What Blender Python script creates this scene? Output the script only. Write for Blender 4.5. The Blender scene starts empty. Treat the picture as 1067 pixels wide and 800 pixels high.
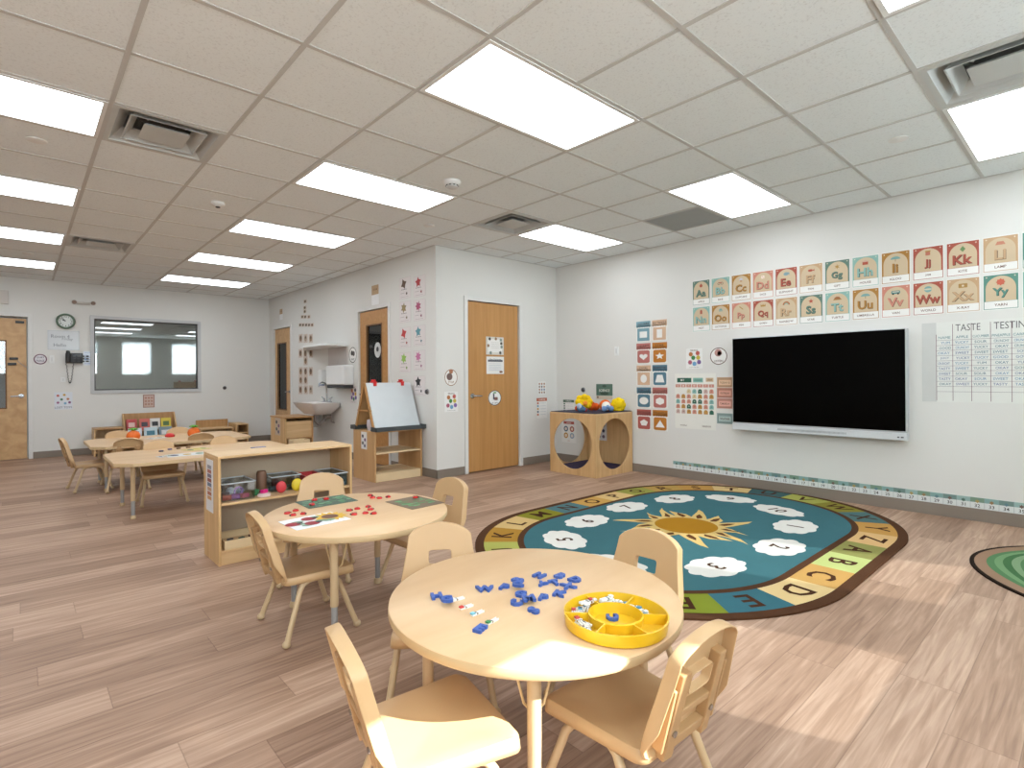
import bpy, bmesh, math, random
from mathutils import Vector, Matrix
random.seed(7)
PI = math.pi
SC = bpy.context.scene
COL = SC.collection

# ------------------------------------------------------------------ camera model (image taken as 1067 x 800)
FPX, YAW, ROLL, CX, CY, HC = 563.15, .7274, -.0073, 521.47, 393.7, 1.175
_s, _c = math.sin(YAW), math.cos(YAW)
R0 = Vector((_c, -_s, 0)); FW = Vector((_s, _c, 0)); UP = Vector((0, 0, 1))
RV = R0 * math.cos(ROLL) + UP * math.sin(ROLL)
UV = -R0 * math.sin(ROLL) + UP * math.cos(ROLL)
EYE = Vector((0, 0, HC))
def ray(x, y): return FW + RV * ((x - CX) / FPX) - UV * ((y - CY) / FPX)
def onz(x, y, h=0):
    v = ray(x, y); return EYE + v * ((h - HC) / v.z)
def onx(x, y, X):
    v = ray(x, y); return EYE + v * (X / v.x)
def ony(x, y, Y):
    v = ray(x, y); return EYE + v * (Y / v.y)

XR, YM, XI, YB, XL, YF, HZ = 5.73, 5.23, 3.65, 10.88, -3.6, -1.57, 2.738   # room planes

# ------------------------------------------------------------------ materials
def lin(c):
    o = []
    for v in c[:3]:
        v /= 255.0
        o.append(v / 12.92 if v <= .04045 else ((v + .055) / 1.055) ** 2.4)
    return (o[0], o[1], o[2], 1)
_m = {}
def col(c, rough=.6, metal=0, spec=.5, bump=0):
    key = (tuple(c), rough, metal, spec, bump)
    if key in _m: return _m[key]
    m = bpy.data.materials.new('paint'); m.use_nodes = True
    nt = m.node_tree; b = nt.nodes['Principled BSDF']
    b.inputs['Roughness'].default_value = rough; b.inputs['Metallic'].default_value = metal
    b.inputs['Specular IOR Level'].default_value = spec
    tc = nt.nodes.new('ShaderNodeTexCoord'); n = nt.nodes.new('ShaderNodeTexNoise'); n.inputs['Scale'].default_value = 9
    mx = nt.nodes.new('ShaderNodeMixRGB'); l = lin(c)
    mx.inputs[1].default_value = l; mx.inputs[2].default_value = tuple(v * .93 for v in l[:3]) + (1,)
    nt.links.new(tc.outputs['Object'], n.inputs['Vector']); nt.links.new(n.outputs['Fac'], mx.inputs[0])
    nt.links.new(mx.outputs[0], b.inputs['Base Color'])
    if bump:
        n2 = nt.nodes.new('ShaderNodeTexNoise'); n2.inputs['Scale'].default_value = 350
        bp = nt.nodes.new('ShaderNodeBump'); bp.inputs['Strength'].default_value = bump; bp.inputs['Distance'].default_value = .002
        nt.links.new(tc.outputs['Object'], n2.inputs['Vector']); nt.links.new(n2.outputs['Fac'], bp.inputs['Height'])
        nt.links.new(bp.outputs[0], b.inputs['Normal'])
    _m[key] = m
    return m
def wood(c1, c2, axis='X', scale=9, rough=.45, k=14):
    key = ('wood', tuple(c1), tuple(c2), axis, scale, rough, k)
    if key in _m: return _m[key]
    m = bpy.data.materials.new('wood_grain'); m.use_nodes = True
    nt = m.node_tree; b = nt.nodes['Principled BSDF']; b.inputs['Roughness'].default_value = rough
    tc = nt.nodes.new('ShaderNodeTexCoord'); mp = nt.nodes.new('ShaderNodeMapping')
    sc = {'X': (1, k, k), 'Y': (k, 1, k), 'Z': (k, k, 1)}[axis]
    mp.inputs['Scale'].default_value = sc
    n = nt.nodes.new('ShaderNodeTexNoise'); n.inputs['Scale'].default_value = scale / 6; n.inputs['Detail'].default_value = 6
    n.inputs['Distortion'].default_value = .6
    r = nt.nodes.new('ShaderNodeValToRGB')
    r.color_ramp.elements[0].color = lin(c1); r.color_ramp.elements[0].position = .32
    r.color_ramp.elements[1].color = lin(c2); r.color_ramp.elements[1].position = .68
    nt.links.new(tc.outputs['Object'], mp.inputs[0]); nt.links.new(mp.outputs[0], n.inputs['Vector'])
    nt.links.new(n.outputs['Fac'], r.inputs[0]); nt.links.new(r.outputs[0], b.inputs['Base Color'])
    _m[key] = m
    return m
MAPLE = wood((206, 168, 120), (222, 188, 142), 'X')
MAPLE_Z = wood((196, 156, 106), (214, 176, 126), 'Z')
MAPLE_D = wood((170, 126, 78), (190, 146, 96), 'Z')
TOP = wood((210, 172, 128), (221, 186, 144), 'X', 8, .38, 6)
EDGE = col((208, 180, 138), .5)
PLY = col((226, 200, 158), .6)
DOORW = wood((178, 128, 72), (192, 142, 86), 'Z', 6, .45, 20)
DOORL = wood((186, 144, 96), (206, 166, 118), 'Z', 5, .45, 10)
CHAIRP = col((202, 166, 122), .42)
CHAIRB = col((184, 146, 102), .5)
TUBE = col((200, 172, 134), .35)
CHROME = col((178, 180, 184), .25, 1)
STEEL = col((150, 150, 150), .35, .9)
WHITE = col((232, 232, 230), .5)
PAPER = col((232, 230, 224), .55)
BLACK = col((12, 12, 13), .4)
DARK = col((60, 60, 62), .5)
TRIMW = col((224, 222, 218), .5)
BASEB = col((134, 122, 110), .6)
NAVY = col((34, 36, 62), .7)

def floor_mat():
    m = bpy.data.materials.new('plank_floor'); m.use_nodes = True
    nt = m.node_tree; N = nt.nodes.new; L = nt.links.new; b = nt.nodes['Principled BSDF']
    tc = N('ShaderNodeTexCoord'); sx = N('ShaderNodeSeparateXYZ'); L(tc.outputs['Object'], sx.inputs[0])
    def M(op, a, b_=None):
        n = N('ShaderNodeMath'); n.operation = op
        for i, v in enumerate((a, b_)):
            if v is None: continue
            if isinstance(v, (int, float)): n.inputs[i].default_value = v
            else: L(v, n.inputs[i])
        return n.outputs[0]
    v = M('DIVIDE', sx.outputs['Y'], .183); row = M('FLOOR', v)
    wn = N('ShaderNodeTexWhiteNoise'); wn.noise_dimensions = '1D'; L(row, wn.inputs['W'])
    u = M('ADD', M('DIVIDE', sx.outputs['X'], 1.22), wn.outputs['Value']); cu = M('FLOOR', u)
    cb = N('ShaderNodeCombineXYZ'); L(cu, cb.inputs[0]); L(row, cb.inputs[1])
    w2 = N('ShaderNodeTexWhiteNoise'); w2.noise_dimensions = '2D'; L(cb.outputs[0], w2.inputs['Vector'])
    ramp = N('ShaderNodeValToRGB'); e = ramp.color_ramp.elements
    e[0].color = lin((124, 94, 75)); e[1].color = lin((204, 173, 150)); e[1].position = 1
    x = e.new(.5); x.color = lin((167, 135, 113))
    # grain, stretched along the plank and shifted for each plank
    off = N('ShaderNodeVectorMath'); off.operation = 'MULTIPLY_ADD'
    L(w2.outputs['Color'], off.inputs[0]); off.inputs[1].default_value = (40, 40, 40); 
    mp = N('ShaderNodeMapping'); mp.inputs['Scale'].default_value = (1.6, 30, 1); L(tc.outputs['Object'], mp.inputs[0])
    L(mp.outputs[0], off.inputs[2])
    n1 = N('ShaderNodeTexNoise'); n1.inputs['Scale'].default_value = 1.3; n1.inputs['Detail'].default_value = 7; n1.inputs['Distortion'].default_value = 1.0
    L(off.outputs[0], n1.inputs['Vector'])
    n2 = N('ShaderNodeTexNoise'); n2.inputs['Scale'].default_value = 6; n2.inputs['Detail'].default_value = 4; L(off.outputs[0], n2.inputs['Vector'])
    f = M('ADD', M('MULTIPLY', w2.outputs['Value'], .40), M('MULTIPLY', n1.outputs['Fac'], 1.25))
    f = M('ADD', f, M('MULTIPLY', n2.outputs['Fac'], .25)); f = M('SUBTRACT', f, .47)
    L(f, ramp.inputs[0])
    fv = M('FRACT', v); fu = M('FRACT', u)
    ev = M('MINIMUM', fv, M('SUBTRACT', 1, fv)); eu = M('MINIMUM', fu, M('SUBTRACT', 1, fu))
    seam = M('MAXIMUM', M('LESS_THAN', ev, .009), M('LESS_THAN', eu, .0014))
    mx = N('ShaderNodeMixRGB'); mx.blend_type = 'MULTIPLY'; L(M('MULTIPLY', seam, .35), mx.inputs[0])
    L(ramp.outputs[0], mx.inputs[1]); mx.inputs[2].default_value = lin((120, 90, 70))
    L(mx.outputs[0], b.inputs['Base Color']); b.inputs['Roughness'].default_value = .5
    b.inputs['Specular IOR Level'].default_value = .35
    bp = N('ShaderNodeBump'); bp.inputs['Strength'].default_value = .12; bp.inputs['Distance'].default_value = .002
    L(n2.outputs['Fac'], bp.inputs['Height']); L(bp.outputs[0], b.inputs['Normal'])
    return m
def tile_mat():
    m = bpy.data.materials.new('acoustic_tile'); m.use_nodes = True
    nt = m.node_tree; N = nt.nodes.new; L = nt.links.new; b = nt.nodes['Principled BSDF']
    tc = N('ShaderNodeTexCoord'); n = N('ShaderNodeTexNoise'); n.inputs['Scale'].default_value = 90; n.inputs['Detail'].default_value = 3
    r = N('ShaderNodeValToRGB'); r.color_ramp.elements[0].position = .3; r.color_ramp.elements[0].color = lin((220, 224, 225))
    r.color_ramp.elements[1].position = .45; r.color_ramp.elements[1].color = lin((234, 239, 240))
    L(tc.outputs['Object'], n.inputs['Vector']); L(n.outputs['Fac'], r.inputs[0]); L(r.outputs[0], b.inputs['Base Color'])
    b.inputs['Roughness'].default_value = .9
    bp = N('ShaderNodeBump'); bp.inputs['Strength'].default_value = .3; bp.inputs['Distance'].default_value = .003
    L(n.outputs['Fac'], bp.inputs['Height']); L(bp.outputs[0], b.inputs['Normal'])
    return m
def wall_mat(c):
    m = bpy.data.materials.new('painted_wall'); m.use_nodes = True
    nt = m.node_tree; N = nt.nodes.new; L = nt.links.new; b = nt.nodes['Principled BSDF']
    tc = N('ShaderNodeTexCoord'); n = N('ShaderNodeTexNoise'); n.inputs['Scale'].default_value = 160
    b.inputs['Base Color'].default_value = lin(c); b.inputs['Roughness'].default_value = .55; b.inputs['Specular IOR Level'].default_value = .3
    bp = N('ShaderNodeBump'); bp.inputs['Strength'].default_value = .08; bp.inputs['Distance'].default_value = .002
    L(tc.outputs['Object'], n.inputs['Vector']); L(n.outputs['Fac'], bp.inputs['Height']); L(bp.outputs[0], b.inputs['Normal'])
    return m
def emit(c, s):
    m = bpy.data.materials.new('lit_diffuser'); m.use_nodes = True
    nt = m.node_tree; nt.nodes.clear(); o = nt.nodes.new('ShaderNodeOutputMaterial'); e = nt.nodes.new('ShaderNodeEmission')
    e.inputs[0].default_value = lin(c); e.inputs[1].default_value = s; nt.links.new(e.outputs[0], o.inputs[0]); return m
def glass(tint, refl, rough=.01, trans=(255, 255, 255)):
    m = bpy.data.materials.new('glass'); m.use_nodes = True
    nt = m.node_tree; nt.nodes.clear(); N = nt.nodes.new; L = nt.links.new
    o = N('ShaderNodeOutputMaterial'); t = N('ShaderNodeBsdfTransparent'); g = N('ShaderNodeBsdfGlossy'); mx = N('ShaderNodeMixShader')
    t.inputs[0].default_value = lin(tint); g.inputs['Roughness'].default_value = rough; g.inputs[0].default_value = (1, 1, 1, 1)
    mx.inputs[0].default_value = refl; L(t.outputs[0], mx.inputs[1]); L(g.outputs[0], mx.inputs[2]); L(mx.outputs[0], o.inputs[0])
    return m
def sheer(c, open_):
    m = bpy.data.materials.new('sheer_shade'); m.use_nodes = True
    nt = m.node_tree; nt.nodes.clear(); N = nt.nodes.new; L = nt.links.new
    o = N('ShaderNodeOutputMaterial'); t = N('ShaderNodeBsdfTransparent'); d = N('ShaderNodeBsdfDiffuse'); tl = N('ShaderNodeBsdfTranslucent')
    d.inputs[0].default_value = lin(c); tl.inputs[0].default_value = lin(c)
    a = N('ShaderNodeMixShader'); a.inputs[0].default_value = .5; L(d.outputs[0], a.inputs[1]); L(tl.outputs[0], a.inputs[2])
    mx = N('ShaderNodeMixShader'); mx.inputs[0].default_value = open_; L(a.outputs[0], mx.inputs[1]); L(t.outputs[0], mx.inputs[2]); L(mx.outputs[0], o.inputs[0])
    return m
def rug_teal():
    return col((56, 108, 122), .95, 0, .1, .5)

# ------------------------------------------------------------------ mesh builder
class MB:
    def __init__(s): s.v = []; s.f = []; s.m = []; s.sm = []
    def add(s, vs, fs, mi=0, smooth=False):
        o = len(s.v); s.v += [tuple(v) for v in vs]
        for f in fs: s.f.append([i + o for i in f]); s.m.append(mi); s.sm.append(smooth)
    def box(s, x0, x1, y0, y1, z0, z1, mi=0):
        v = [(x, y, z) for z in (z0, z1) for y in (y0, y1) for x in (x0, x1)]
        s.add(v, [(0, 2, 3, 1), (4, 5, 7, 6), (0, 1, 5, 4), (2, 6, 7, 3), (0, 4, 6, 2), (1, 3, 7, 5)], mi)
    def obox(s, M, sx, sy, sz, mi=0):       # box centred at matrix M
        v = [M @ Vector((x * sx / 2, y * sy / 2, z * sz / 2)) for z in (-1, 1) for y in (-1, 1) for x in (-1, 1)]
        s.add(v, [(0, 2, 3, 1), (4, 5, 7, 6), (0, 1, 5, 4), (2, 6, 7, 3), (0, 4, 6, 2), (1, 3, 7, 5)], mi)
    def tube(s, pts, r, n=10, mi=0, cap=True):
        pts = [Vector(p) for p in pts]; rs = r if isinstance(r, (list, tuple)) else [r] * len(pts)
        rings = []; prev = None
        for i, p in enumerate(pts):
            t = ((pts[min(i + 1, len(pts) - 1)] - p).normalized() + (p - pts[max(i - 1, 0)]).normalized())
            if t.length < 1e-6: t = Vector((0, 0, 1))
            t.normalize()
            if prev is None: a = t.orthogonal().normalized()
            else:
                a = prev - t * prev.dot(t)
                a = a.normalized() if a.length > 1e-6 else t.orthogonal().normalized()
            prev = a; b = t.cross(a)
            rings.append([p + (a * math.cos(2 * PI * k / n) + b * math.sin(2 * PI * k / n)) * rs[i] for k in range(n)])
        vs = [v for q in rings for v in q]; fs = []
        for i in range(len(pts) - 1):
            for k in range(n):
                fs.append((i * n + k, i * n + (k + 1) % n, (i + 1) * n + (k + 1) % n, (i + 1) * n + k))
        s.add(vs, fs, mi, True)
        if cap: s.add(rings[0], [tuple(reversed(range(n)))], mi); s.add(rings[-1], [tuple(range(n))], mi)
    def lathe(s, prof, n=24, mi=0, M=None, smooth=True, caps=True):
        vs = []; 
        for r, z in prof:
            for k in range(n):
                p = Vector((r * math.cos(2 * PI * k / n), r * math.sin(2 * PI * k / n), z)); vs.append(M @ p if M else p)
        fs = []
        for i in range(len(prof) - 1):
            for k in range(n):
                a, b, c, d = i * n + k, i * n + (k + 1) % n, (i + 1) * n + (k + 1) % n, (i + 1) * n + k
                if prof[i][0] <= 1e-5: fs.append((i * n, c, d))
                elif prof[i + 1][0] <= 1e-5: fs.append((a, b, (i + 1) * n))
                else: fs.append((a, b, c, d))
        s.add(vs, fs, mi, smooth)
        if not caps: return
        if prof[0][0] > 1e-5: s.add(vs[:n], [tuple(reversed(range(n)))], mi)
        if prof[-1][0] > 1e-5: s.add(vs[-n:], [tuple(range(n))], mi)
    def ball(s, c, r, mi=0, n=12, sc=(1, 1, 1)):
        prof = [(max(1e-6, math.sin(PI * i / (n // 2 + 2))), -math.cos(PI * i / (n // 2 + 2))) for i in range(n // 2 + 3)]
        M = Matrix.Translation(Vector(c)) @ Matrix.Diagonal((r * sc[0], r * sc[1], r * sc[2], 1))
        s.lathe(prof, n, mi, M)
    def prism(s, pts, z0, z1, mi=0, M=None):
        n = len(pts)
        a = [Vector((p[0], p[1], z0)) for p in pts]; b = [Vector((p[0], p[1], z1)) for p in pts]
        if M: a = [M @ v for v in a]; b = [M @ v for v in b]
        s.add(a + b, [tuple(reversed(range(n))), tuple(range(n, 2 * n))] + [(k, (k + 1) % n, n + (k + 1) % n, n + k) for k in range(n)], mi)
    def poly(s, pts, mi=0): s.add(pts, [tuple(range(len(pts)))], mi)
    def build(s, name, mats, parent=None, loc=None, bevel=0, solid=0, smooth_angle=None):
        me = bpy.data.meshes.new(name); me.from_pydata(s.v, [], s.f)
        if not isinstance(mats, (list, tuple)): mats = [mats]
        for m in mats: me.materials.append(m)
        for p, mi, sm in zip(me.polygons, s.m, s.sm): p.material_index = mi; p.use_smooth = sm
        me.validate(); me.update()
        bm = bmesh.new(); bm.from_mesh(me); bmesh.ops.remove_doubles(bm, verts=bm.verts, dist=1e-6)
        if s.fixn: bmesh.ops.recalc_face_normals(bm, faces=bm.faces)
        bmesh.ops.delete(bm, geom=[v for v in bm.verts if not v.link_faces], context='VERTS')
        bm.to_mesh(me); bm.free()
        if any(s.sm): me.set_sharp_from_angle(angle=math.radians(38))
        o = bpy.data.objects.new(name, me); COL.objects.link(o)
        if parent: o.parent = parent
        if loc: o.location = loc
        if solid:
            q = o.modifiers.new('thickness', 'SOLIDIFY'); q.thickness = solid; q.offset = -1 if solid > 0 else 1; q.thickness = abs(solid)
        if bevel:
            q = o.modifiers.new('soft_edge', 'BEVEL'); q.width = bevel; q.segments = 2; q.limit_method = 'ANGLE'; q.angle_limit = .7
        return o
    fixn = True
class FB(MB): fixn = False      # flat prints: keep the winding

def empty(name, loc=(0, 0, 0), rz=0):
    o = bpy.data.objects.new(name, None); COL.objects.link(o); o.location = loc; o.rotation_euler = (0, 0, rz)
    o.empty_display_size = .1; return o
def tag(o, label, cat, group=None, kind=None):
    o['label'] = label; o['category'] = cat
    if group: o['group'] = group
    if kind: o['kind'] = kind
    return o
def struct(o, label=None):
    o['kind'] = 'structure'
    if label: o['label'] = label
    return o
def copy_tree(o, parent=None):
    c = o.copy(); COL.objects.link(c)
    if parent: c.parent = parent; c.matrix_parent_inverse = o.matrix_parent_inverse
    for ch in [x for x in bpy.data.objects if x.parent == o]: copy_tree(ch, c)
    return c

# ------------------------------------------------------------------ text as polygons
_txt = {}
def text_geo(t, bold=0):
    k = (t, bold)
    if k in _txt: return _txt[k]
    cu = bpy.data.curves.new('t', 'FONT'); cu.body = t; cu.fill_mode = 'BOTH'; cu.resolution_u = 2
    if bold: cu.offset = bold
    ob = bpy.data.objects.new('t', cu); COL.objects.link(ob)
    dg = bpy.context.evaluated_depsgraph_get()
    me = bpy.data.meshes.new_from_object(ob.evaluated_get(dg))
    vs = [(v.co.x, v.co.y) for v in me.vertices]; fs = [tuple(p.vertices) for p in me.polygons]
    bpy.data.objects.remove(ob); bpy.data.curves.remove(cu); bpy.data.meshes.remove(me)
    if vs:
        x0, x1 = min(v[0] for v in vs), max(v[0] for v in vs); y0, y1 = min(v[1] for v in vs), max(v[1] for v in vs)
        H = max(.3, y1 - y0); vs = [((x - (x0 + x1) / 2) / H, (y - (y0 + y1) / 2) / H) for x, y in vs]; W = (x1 - x0) / H
    else: W = 0
    _txt[k] = (vs, fs, W); return _txt[k]

def ell(cx, cy, rx, ry, n=24, a0=0): return [(cx + rx * math.cos(2 * PI * k / n + a0), cy + ry * math.sin(2 * PI * k / n + a0)) for k in range(n)]
def star(cx, cy, r, n=5, q=.45, a0=PI / 2): return [(cx + r * (1 if k % 2 == 0 else q) * math.cos(a0 + PI * k / n), cy + r * (1 if k % 2 == 0 else q) * math.sin(a0 + PI * k / n)) for k in range(2 * n)]
def rrect(x0, y0, x1, y1, r, n=5):
    o = []
    for cx, cy, a in ((x1 - r, y1 - r, 0), (x0 + r, y1 - r, PI / 2), (x0 + r, y0 + r, PI), (x1 - r, y0 + r, 1.5 * PI)):
        o += [(cx + r * math.cos(a + PI / 2 * k / n), cy + r * math.sin(a + PI / 2 * k / n)) for k in range(n + 1)]
    return o
def ccw(p):
    a = sum(p[i][0] * p[(i + 1) % len(p)][1] - p[(i + 1) % len(p)][0] * p[i][1] for i in range(len(p)))
    return p if a > 0 else p[::-1]

class Print:
    """Layers of flat colour on a thin sheet; local x right, y up, z out, in metres."""
    def __init__(s, w, h, base=(232, 230, 224), outline=None, thick=.002, rough=.55):
        s.mb = FB(); s.mats = [col(base, rough)]; s.ix = {tuple(base): 0}; s.t = thick; s.n = 0; s.w = w; s.h = h
        pts = outline or [(-w / 2, -h / 2), (w / 2, -h / 2), (w / 2, h / 2), (-w / 2, h / 2)]
        s.mb.prism(ccw(pts), 0, thick, 0); s.step = .0005
    def mi(s, c):
        c = tuple(c)
        if c not in s.ix: s.ix[c] = len(s.mats); s.mats.append(col(c, .6))
        return s.ix[c]
    def z(s, k): return s.t + s.step * k
    def poly(s, pts, c, k=1): s.mb.poly([(x, y, s.z(k)) for x, y in ccw(pts)], s.mi(c))
    def rect(s, x0, y0, x1, y1, c, k=1): s.poly([(x0, y0), (x1, y0), (x1, y1), (x0, y1)], c, k)
    def circ(s, x, y, r, c, k=1, ry=None, n=20): s.poly(ell(x, y, r, ry or r, n), c, k)
    def ring(s, x, y, r, q, c, k=1, ry=None, n=32):
        ry = ry or r; a = ell(x, y, r, ry, n); b = ell(x, y, r - q, ry - q, n); z = s.z(k)
        for i in range(n):
            j = (i + 1) % n; s.mb.poly([(a[i][0], a[i][1], z), (a[j][0], a[j][1], z), (b[j][0], b[j][1], z), (b[i][0], b[i][1], z)], s.mi(c))
    def frame(s, q, c, k=1, x0=None, y0=None, x1=None, y1=None):
        w, h = s.w / 2, s.h / 2
        x0 = -w if x0 is None else x0; x1 = w if x1 is None else x1; y0 = -h if y0 is None else y0; y1 = h if y1 is None else y1
        s.rect(x0, y0, x1, y0 + q, c, k); s.rect(x0, y1 - q, x1, y1, c, k); s.rect(x0, y0 + q, x0 + q, y1 - q, c, k); s.rect(x1 - q, y0 + q, x1, y1 - q, c, k)
    def text(s, t, x, y, h, c, k=2, rot=0, maxw=None, bold=.01, sx=1):
        vs, fs, W = text_geo(t, bold)
        if not vs: return
        if maxw and W * h * sx > maxw: sx = maxw / (W * h)
        ca, sa = math.cos(rot), math.sin(rot)
        s.mb.add([(x + (a * h * sx) * ca - b * h * sa, y + (a * h * sx) * sa + b * h * ca, s.z(k)) for a, b in vs], fs, s.mi(c))
    def build(s, name, parent=None, M=None, bevel=0):
        o = s.mb.build(name, s.mats, parent)
        if M is not None: o.matrix_world = M
        return o
# wall frames: local x = right seen from the room, local y = up, local z = out of the wall
def wallM(wall, u, z, gap=.001):
    if wall == 'R': return Matrix(((0, 0, -1, XR - gap), (-1, 0, 0, u), (0, 1, 0, z), (0, 0, 0, 1)))
    if wall == 'I': return Matrix(((0, 0, -1, XI - gap), (-1, 0, 0, u), (0, 1, 0, z), (0, 0, 0, 1)))
    if wall == 'M': return Matrix(((1, 0, 0, u), (0, 0, -1, YM - gap), (0, 1, 0, z), (0, 0, 0, 1)))
    if wall == 'B': return Matrix(((1, 0, 0, u), (0, 0, -1, YB - gap), (0, 1, 0, z), (0, 0, 0, 1)))
def wrect(wall, x0, y0, x1, y1):
    """size and centre on a wall of something whose middle lines cross the photo at these pixels"""
    ym, xm = (y0 + y1) / 2, (x0 + x1) / 2
    f = {'R': lambda x, y: onx(x, y, XR), 'I': lambda x, y: onx(x, y, XI), 'M': lambda x, y: ony(x, y, YM), 'B': lambda x, y: ony(x, y, YB)}[wall]
    a, b, t, d = f(x0, ym), f(x1, ym), f(xm, y0), f(xm, y1)
    if wall in 'RI': return abs(a.y - b.y), t.z - d.z, (a.y + b.y) / 2, (t.z + d.z) / 2
    return abs(a.x - b.x), t.z - d.z, (a.x + b.x) / 2, (t.z + d.z) / 2

# ================================================================== ROOM SHELL
WALLC = (220, 218, 213)
WM = wall_mat(WALLC)
m = MB(); m.box(XL - .2, XR + .2, YF - .2, YB + .2, -.12, 0); struct(m.build('floor', floor_mat()))
def wall(name, fixed, a0, a1, axis, side, holes=(), t=.14, mat=WM):
    """a wall in the plane axis=fixed, running a0..a1, with rectangular openings (u0,u1,z0,z1)"""
    m = MB(); us = sorted({a0, a1} | {h[0] for h in holes} | {h[1] for h in holes}); zs = sorted({0, HZ + .05} | {h[2] for h in holes} | {h[3] for h in holes})
    f0, f1 = (fixed, fixed + t) if side > 0 else (fixed - t, fixed)
    for i in range(len(us) - 1):
        for k in range(len(zs) - 1):
            uc, zc = (us[i] + us[i + 1]) / 2, (zs[k] + zs[k + 1]) / 2
            if any(h[0] < uc < h[1] and h[2] < zc < h[3] for h in holes): continue
            if axis == 'x': m.box(f0, f1, us[i], us[i + 1], zs[k], zs[k + 1])
            else: m.box(us[i], us[i + 1], f0, f1, zs[k], zs[k + 1])
    return struct(m.build(name, mat))
wall('wall_right', XR, YF - .14, YM + .14, 'x', 1)
wall('wall_middle', YM, XI, XR, 'y', 1, [(4.11, 4.99, 0, 2.135)])
wall('wall_inner', XI, YM + .14, YB + .14, 'x', 1, [(6.31, 7.15, 0, 2.13), (9.76, 10.6, 0, 2.13)])
WB = (.905, 2.40, 1.02, 2.18)
wall('wall_back', YB, XL, XI, 'y', 1, [WB, (-.82, .10, 0, 2.15)])
wall('wall_left', XL, YF - .14, YB + .14, 'x', -1)
SUNW = [(4.30, 5.17, 1.41, 2.55), (2.75, 3.63, 1.41, 2.55), (1.10, 2.05, 1.41, 2.55), (-.60, .30, 1.41, 2.55), (-3.0, -1.4, 1.41, 2.55)]  # last two are unseen; left unshaded, the end one widened, to brighten the ceiling
wall('wall_front', YF, XL, XR, 'y', -1, SUNW)

# ceiling tiles: whole-cell quads, with the register openings left out
GX, GY, G = 1.004, 2.480, .6096
HOLES = {(-1, 2), (-1, 8), (4, 2), (4, -4), (6, 0)}
m = MB()
for i in range(-9, 9):
    for j in range(-8, 15):
        if (i, j) in HOLES: continue
        x0, x1 = max(XL, GX + i * G), min(XR, GX + (i + 1) * G); y0, y1 = max(YF, GY + j * G), min(YB, GY + (j + 1) * G)
        if x1 <= x0 or y1 <= y0: continue
        m.box(x0, x1, y0, y1, HZ, HZ + .018)
struct(m.build('ceiling', tile_mat()))
m = MB(); m.box(XL - .14, XR + .14, YF - .14, YB + .14, HZ + .30, HZ + .40)
struct(m.build('ceiling', col((120, 120, 120), .9)), 'slab above the suspended ceiling')
m = MB()
for i in range(-9, 9):
    x = GX + i * G
    if XL < x < XR: m.box(x - .012, x + .012, YF, YB, HZ - .004, HZ + .02)
for j in range(-8, 15):
    y = GY + j * G
    if YF < y < YB: m.box(XL, XR, y - .012, y + .012, HZ - .0035, HZ + .02)
m.box(XL, XR, YB - .02, YB, HZ - .004, HZ + .01); m.box(XR - .02, XR, YF, YM, HZ - .004, HZ + .01)
m.box(XI, XR, YM - .02, YM, HZ - .004, HZ + .01); m.box(XI - .02, XI, YM, YB, HZ - .004, HZ + .01)
struct(m.build('trim_1', col((200, 199, 196), .6)), 'grey metal grid of the suspended ceiling')

# baseboards
def bb(name, boxes):
    m = MB()
    for b in boxes: m.box(*b, 0, .1)
    struct(m.build(name, BASEB, bevel=.002))
bb('baseboard_right', [(XR - .01, XR, YF, YM)])
bb('baseboard_middle', [(XI - .01, 4.06, YM - .01, YM), (5.04, XR, YM - .01, YM)])
bb('baseboard_inner', [(XI - .01, XI, YM - .01, 6.26), (XI - .01, XI, 7.2, 9.71), (XI - .01, XI, 10.65, YB)])
bb('baseboard_back', [(.15, XI, YB - .01, YB), (XL, -.87, YB - .01, YB)])
bb('baseboard_left', [(XL, XL + .01, YF, YB)])
bb('baseboard_front', [(XL, XR, YF, YF + .01)])

# ---- doors
def lever(parent, M, flip=1):
    m = MB(); m.lathe([(.032, 0), (.034, .004), (.03, .012), (.012, .014), (.012, .045)], 20, 0, M)
    m.tube([M @ Vector((0, 0, .04)), M @ Vector((flip * .03, 0, .05)), M @ Vector((flip * .12, -.004, .048))], .009, 10)
    return m.build('door_handle', CHROME, parent)
def casing(name, wallk, u0, u1, top, w=.05):
    m = MB()
    def b(a0, a1, z0, z1, d=.018, din=.14):
        if wallk in 'MB':
            y = YM if wallk == 'M' else YB; m.box(a0, a1, y - d, y + din * (0 if (a1 - a0) > 2 else 1) * .0 + .0, z0, z1)
        else: m.box(XI - d, XI, a0, a1, z0, z1)
    b(u0 - w, u0, 0, top + w); b(u1, u1 + w, 0, top + w); b(u0, u1, top, top + w)
    struct(m.build(name, TRIMW, bevel=.003), 'white painted door frame')
# door_1: plain oak door in the middle wall
d1 = struct(empty('door_1', (4.12, YM + .03, 0)), 'plain oak door without a window')
m = MB(); m.box(0, .86, -.02, .022, .012, 2.125); m.build('door_leaf', DOORW, d1, bevel=.002)
lever(d1, Matrix(((1, 0, 0, .075), (0, 0, -1, -.02), (0, 1, 0, .955), (0, 0, 0, 1))), 1)
casing('trim_2', 'M', 4.11, 4.99, 2.135)
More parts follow.
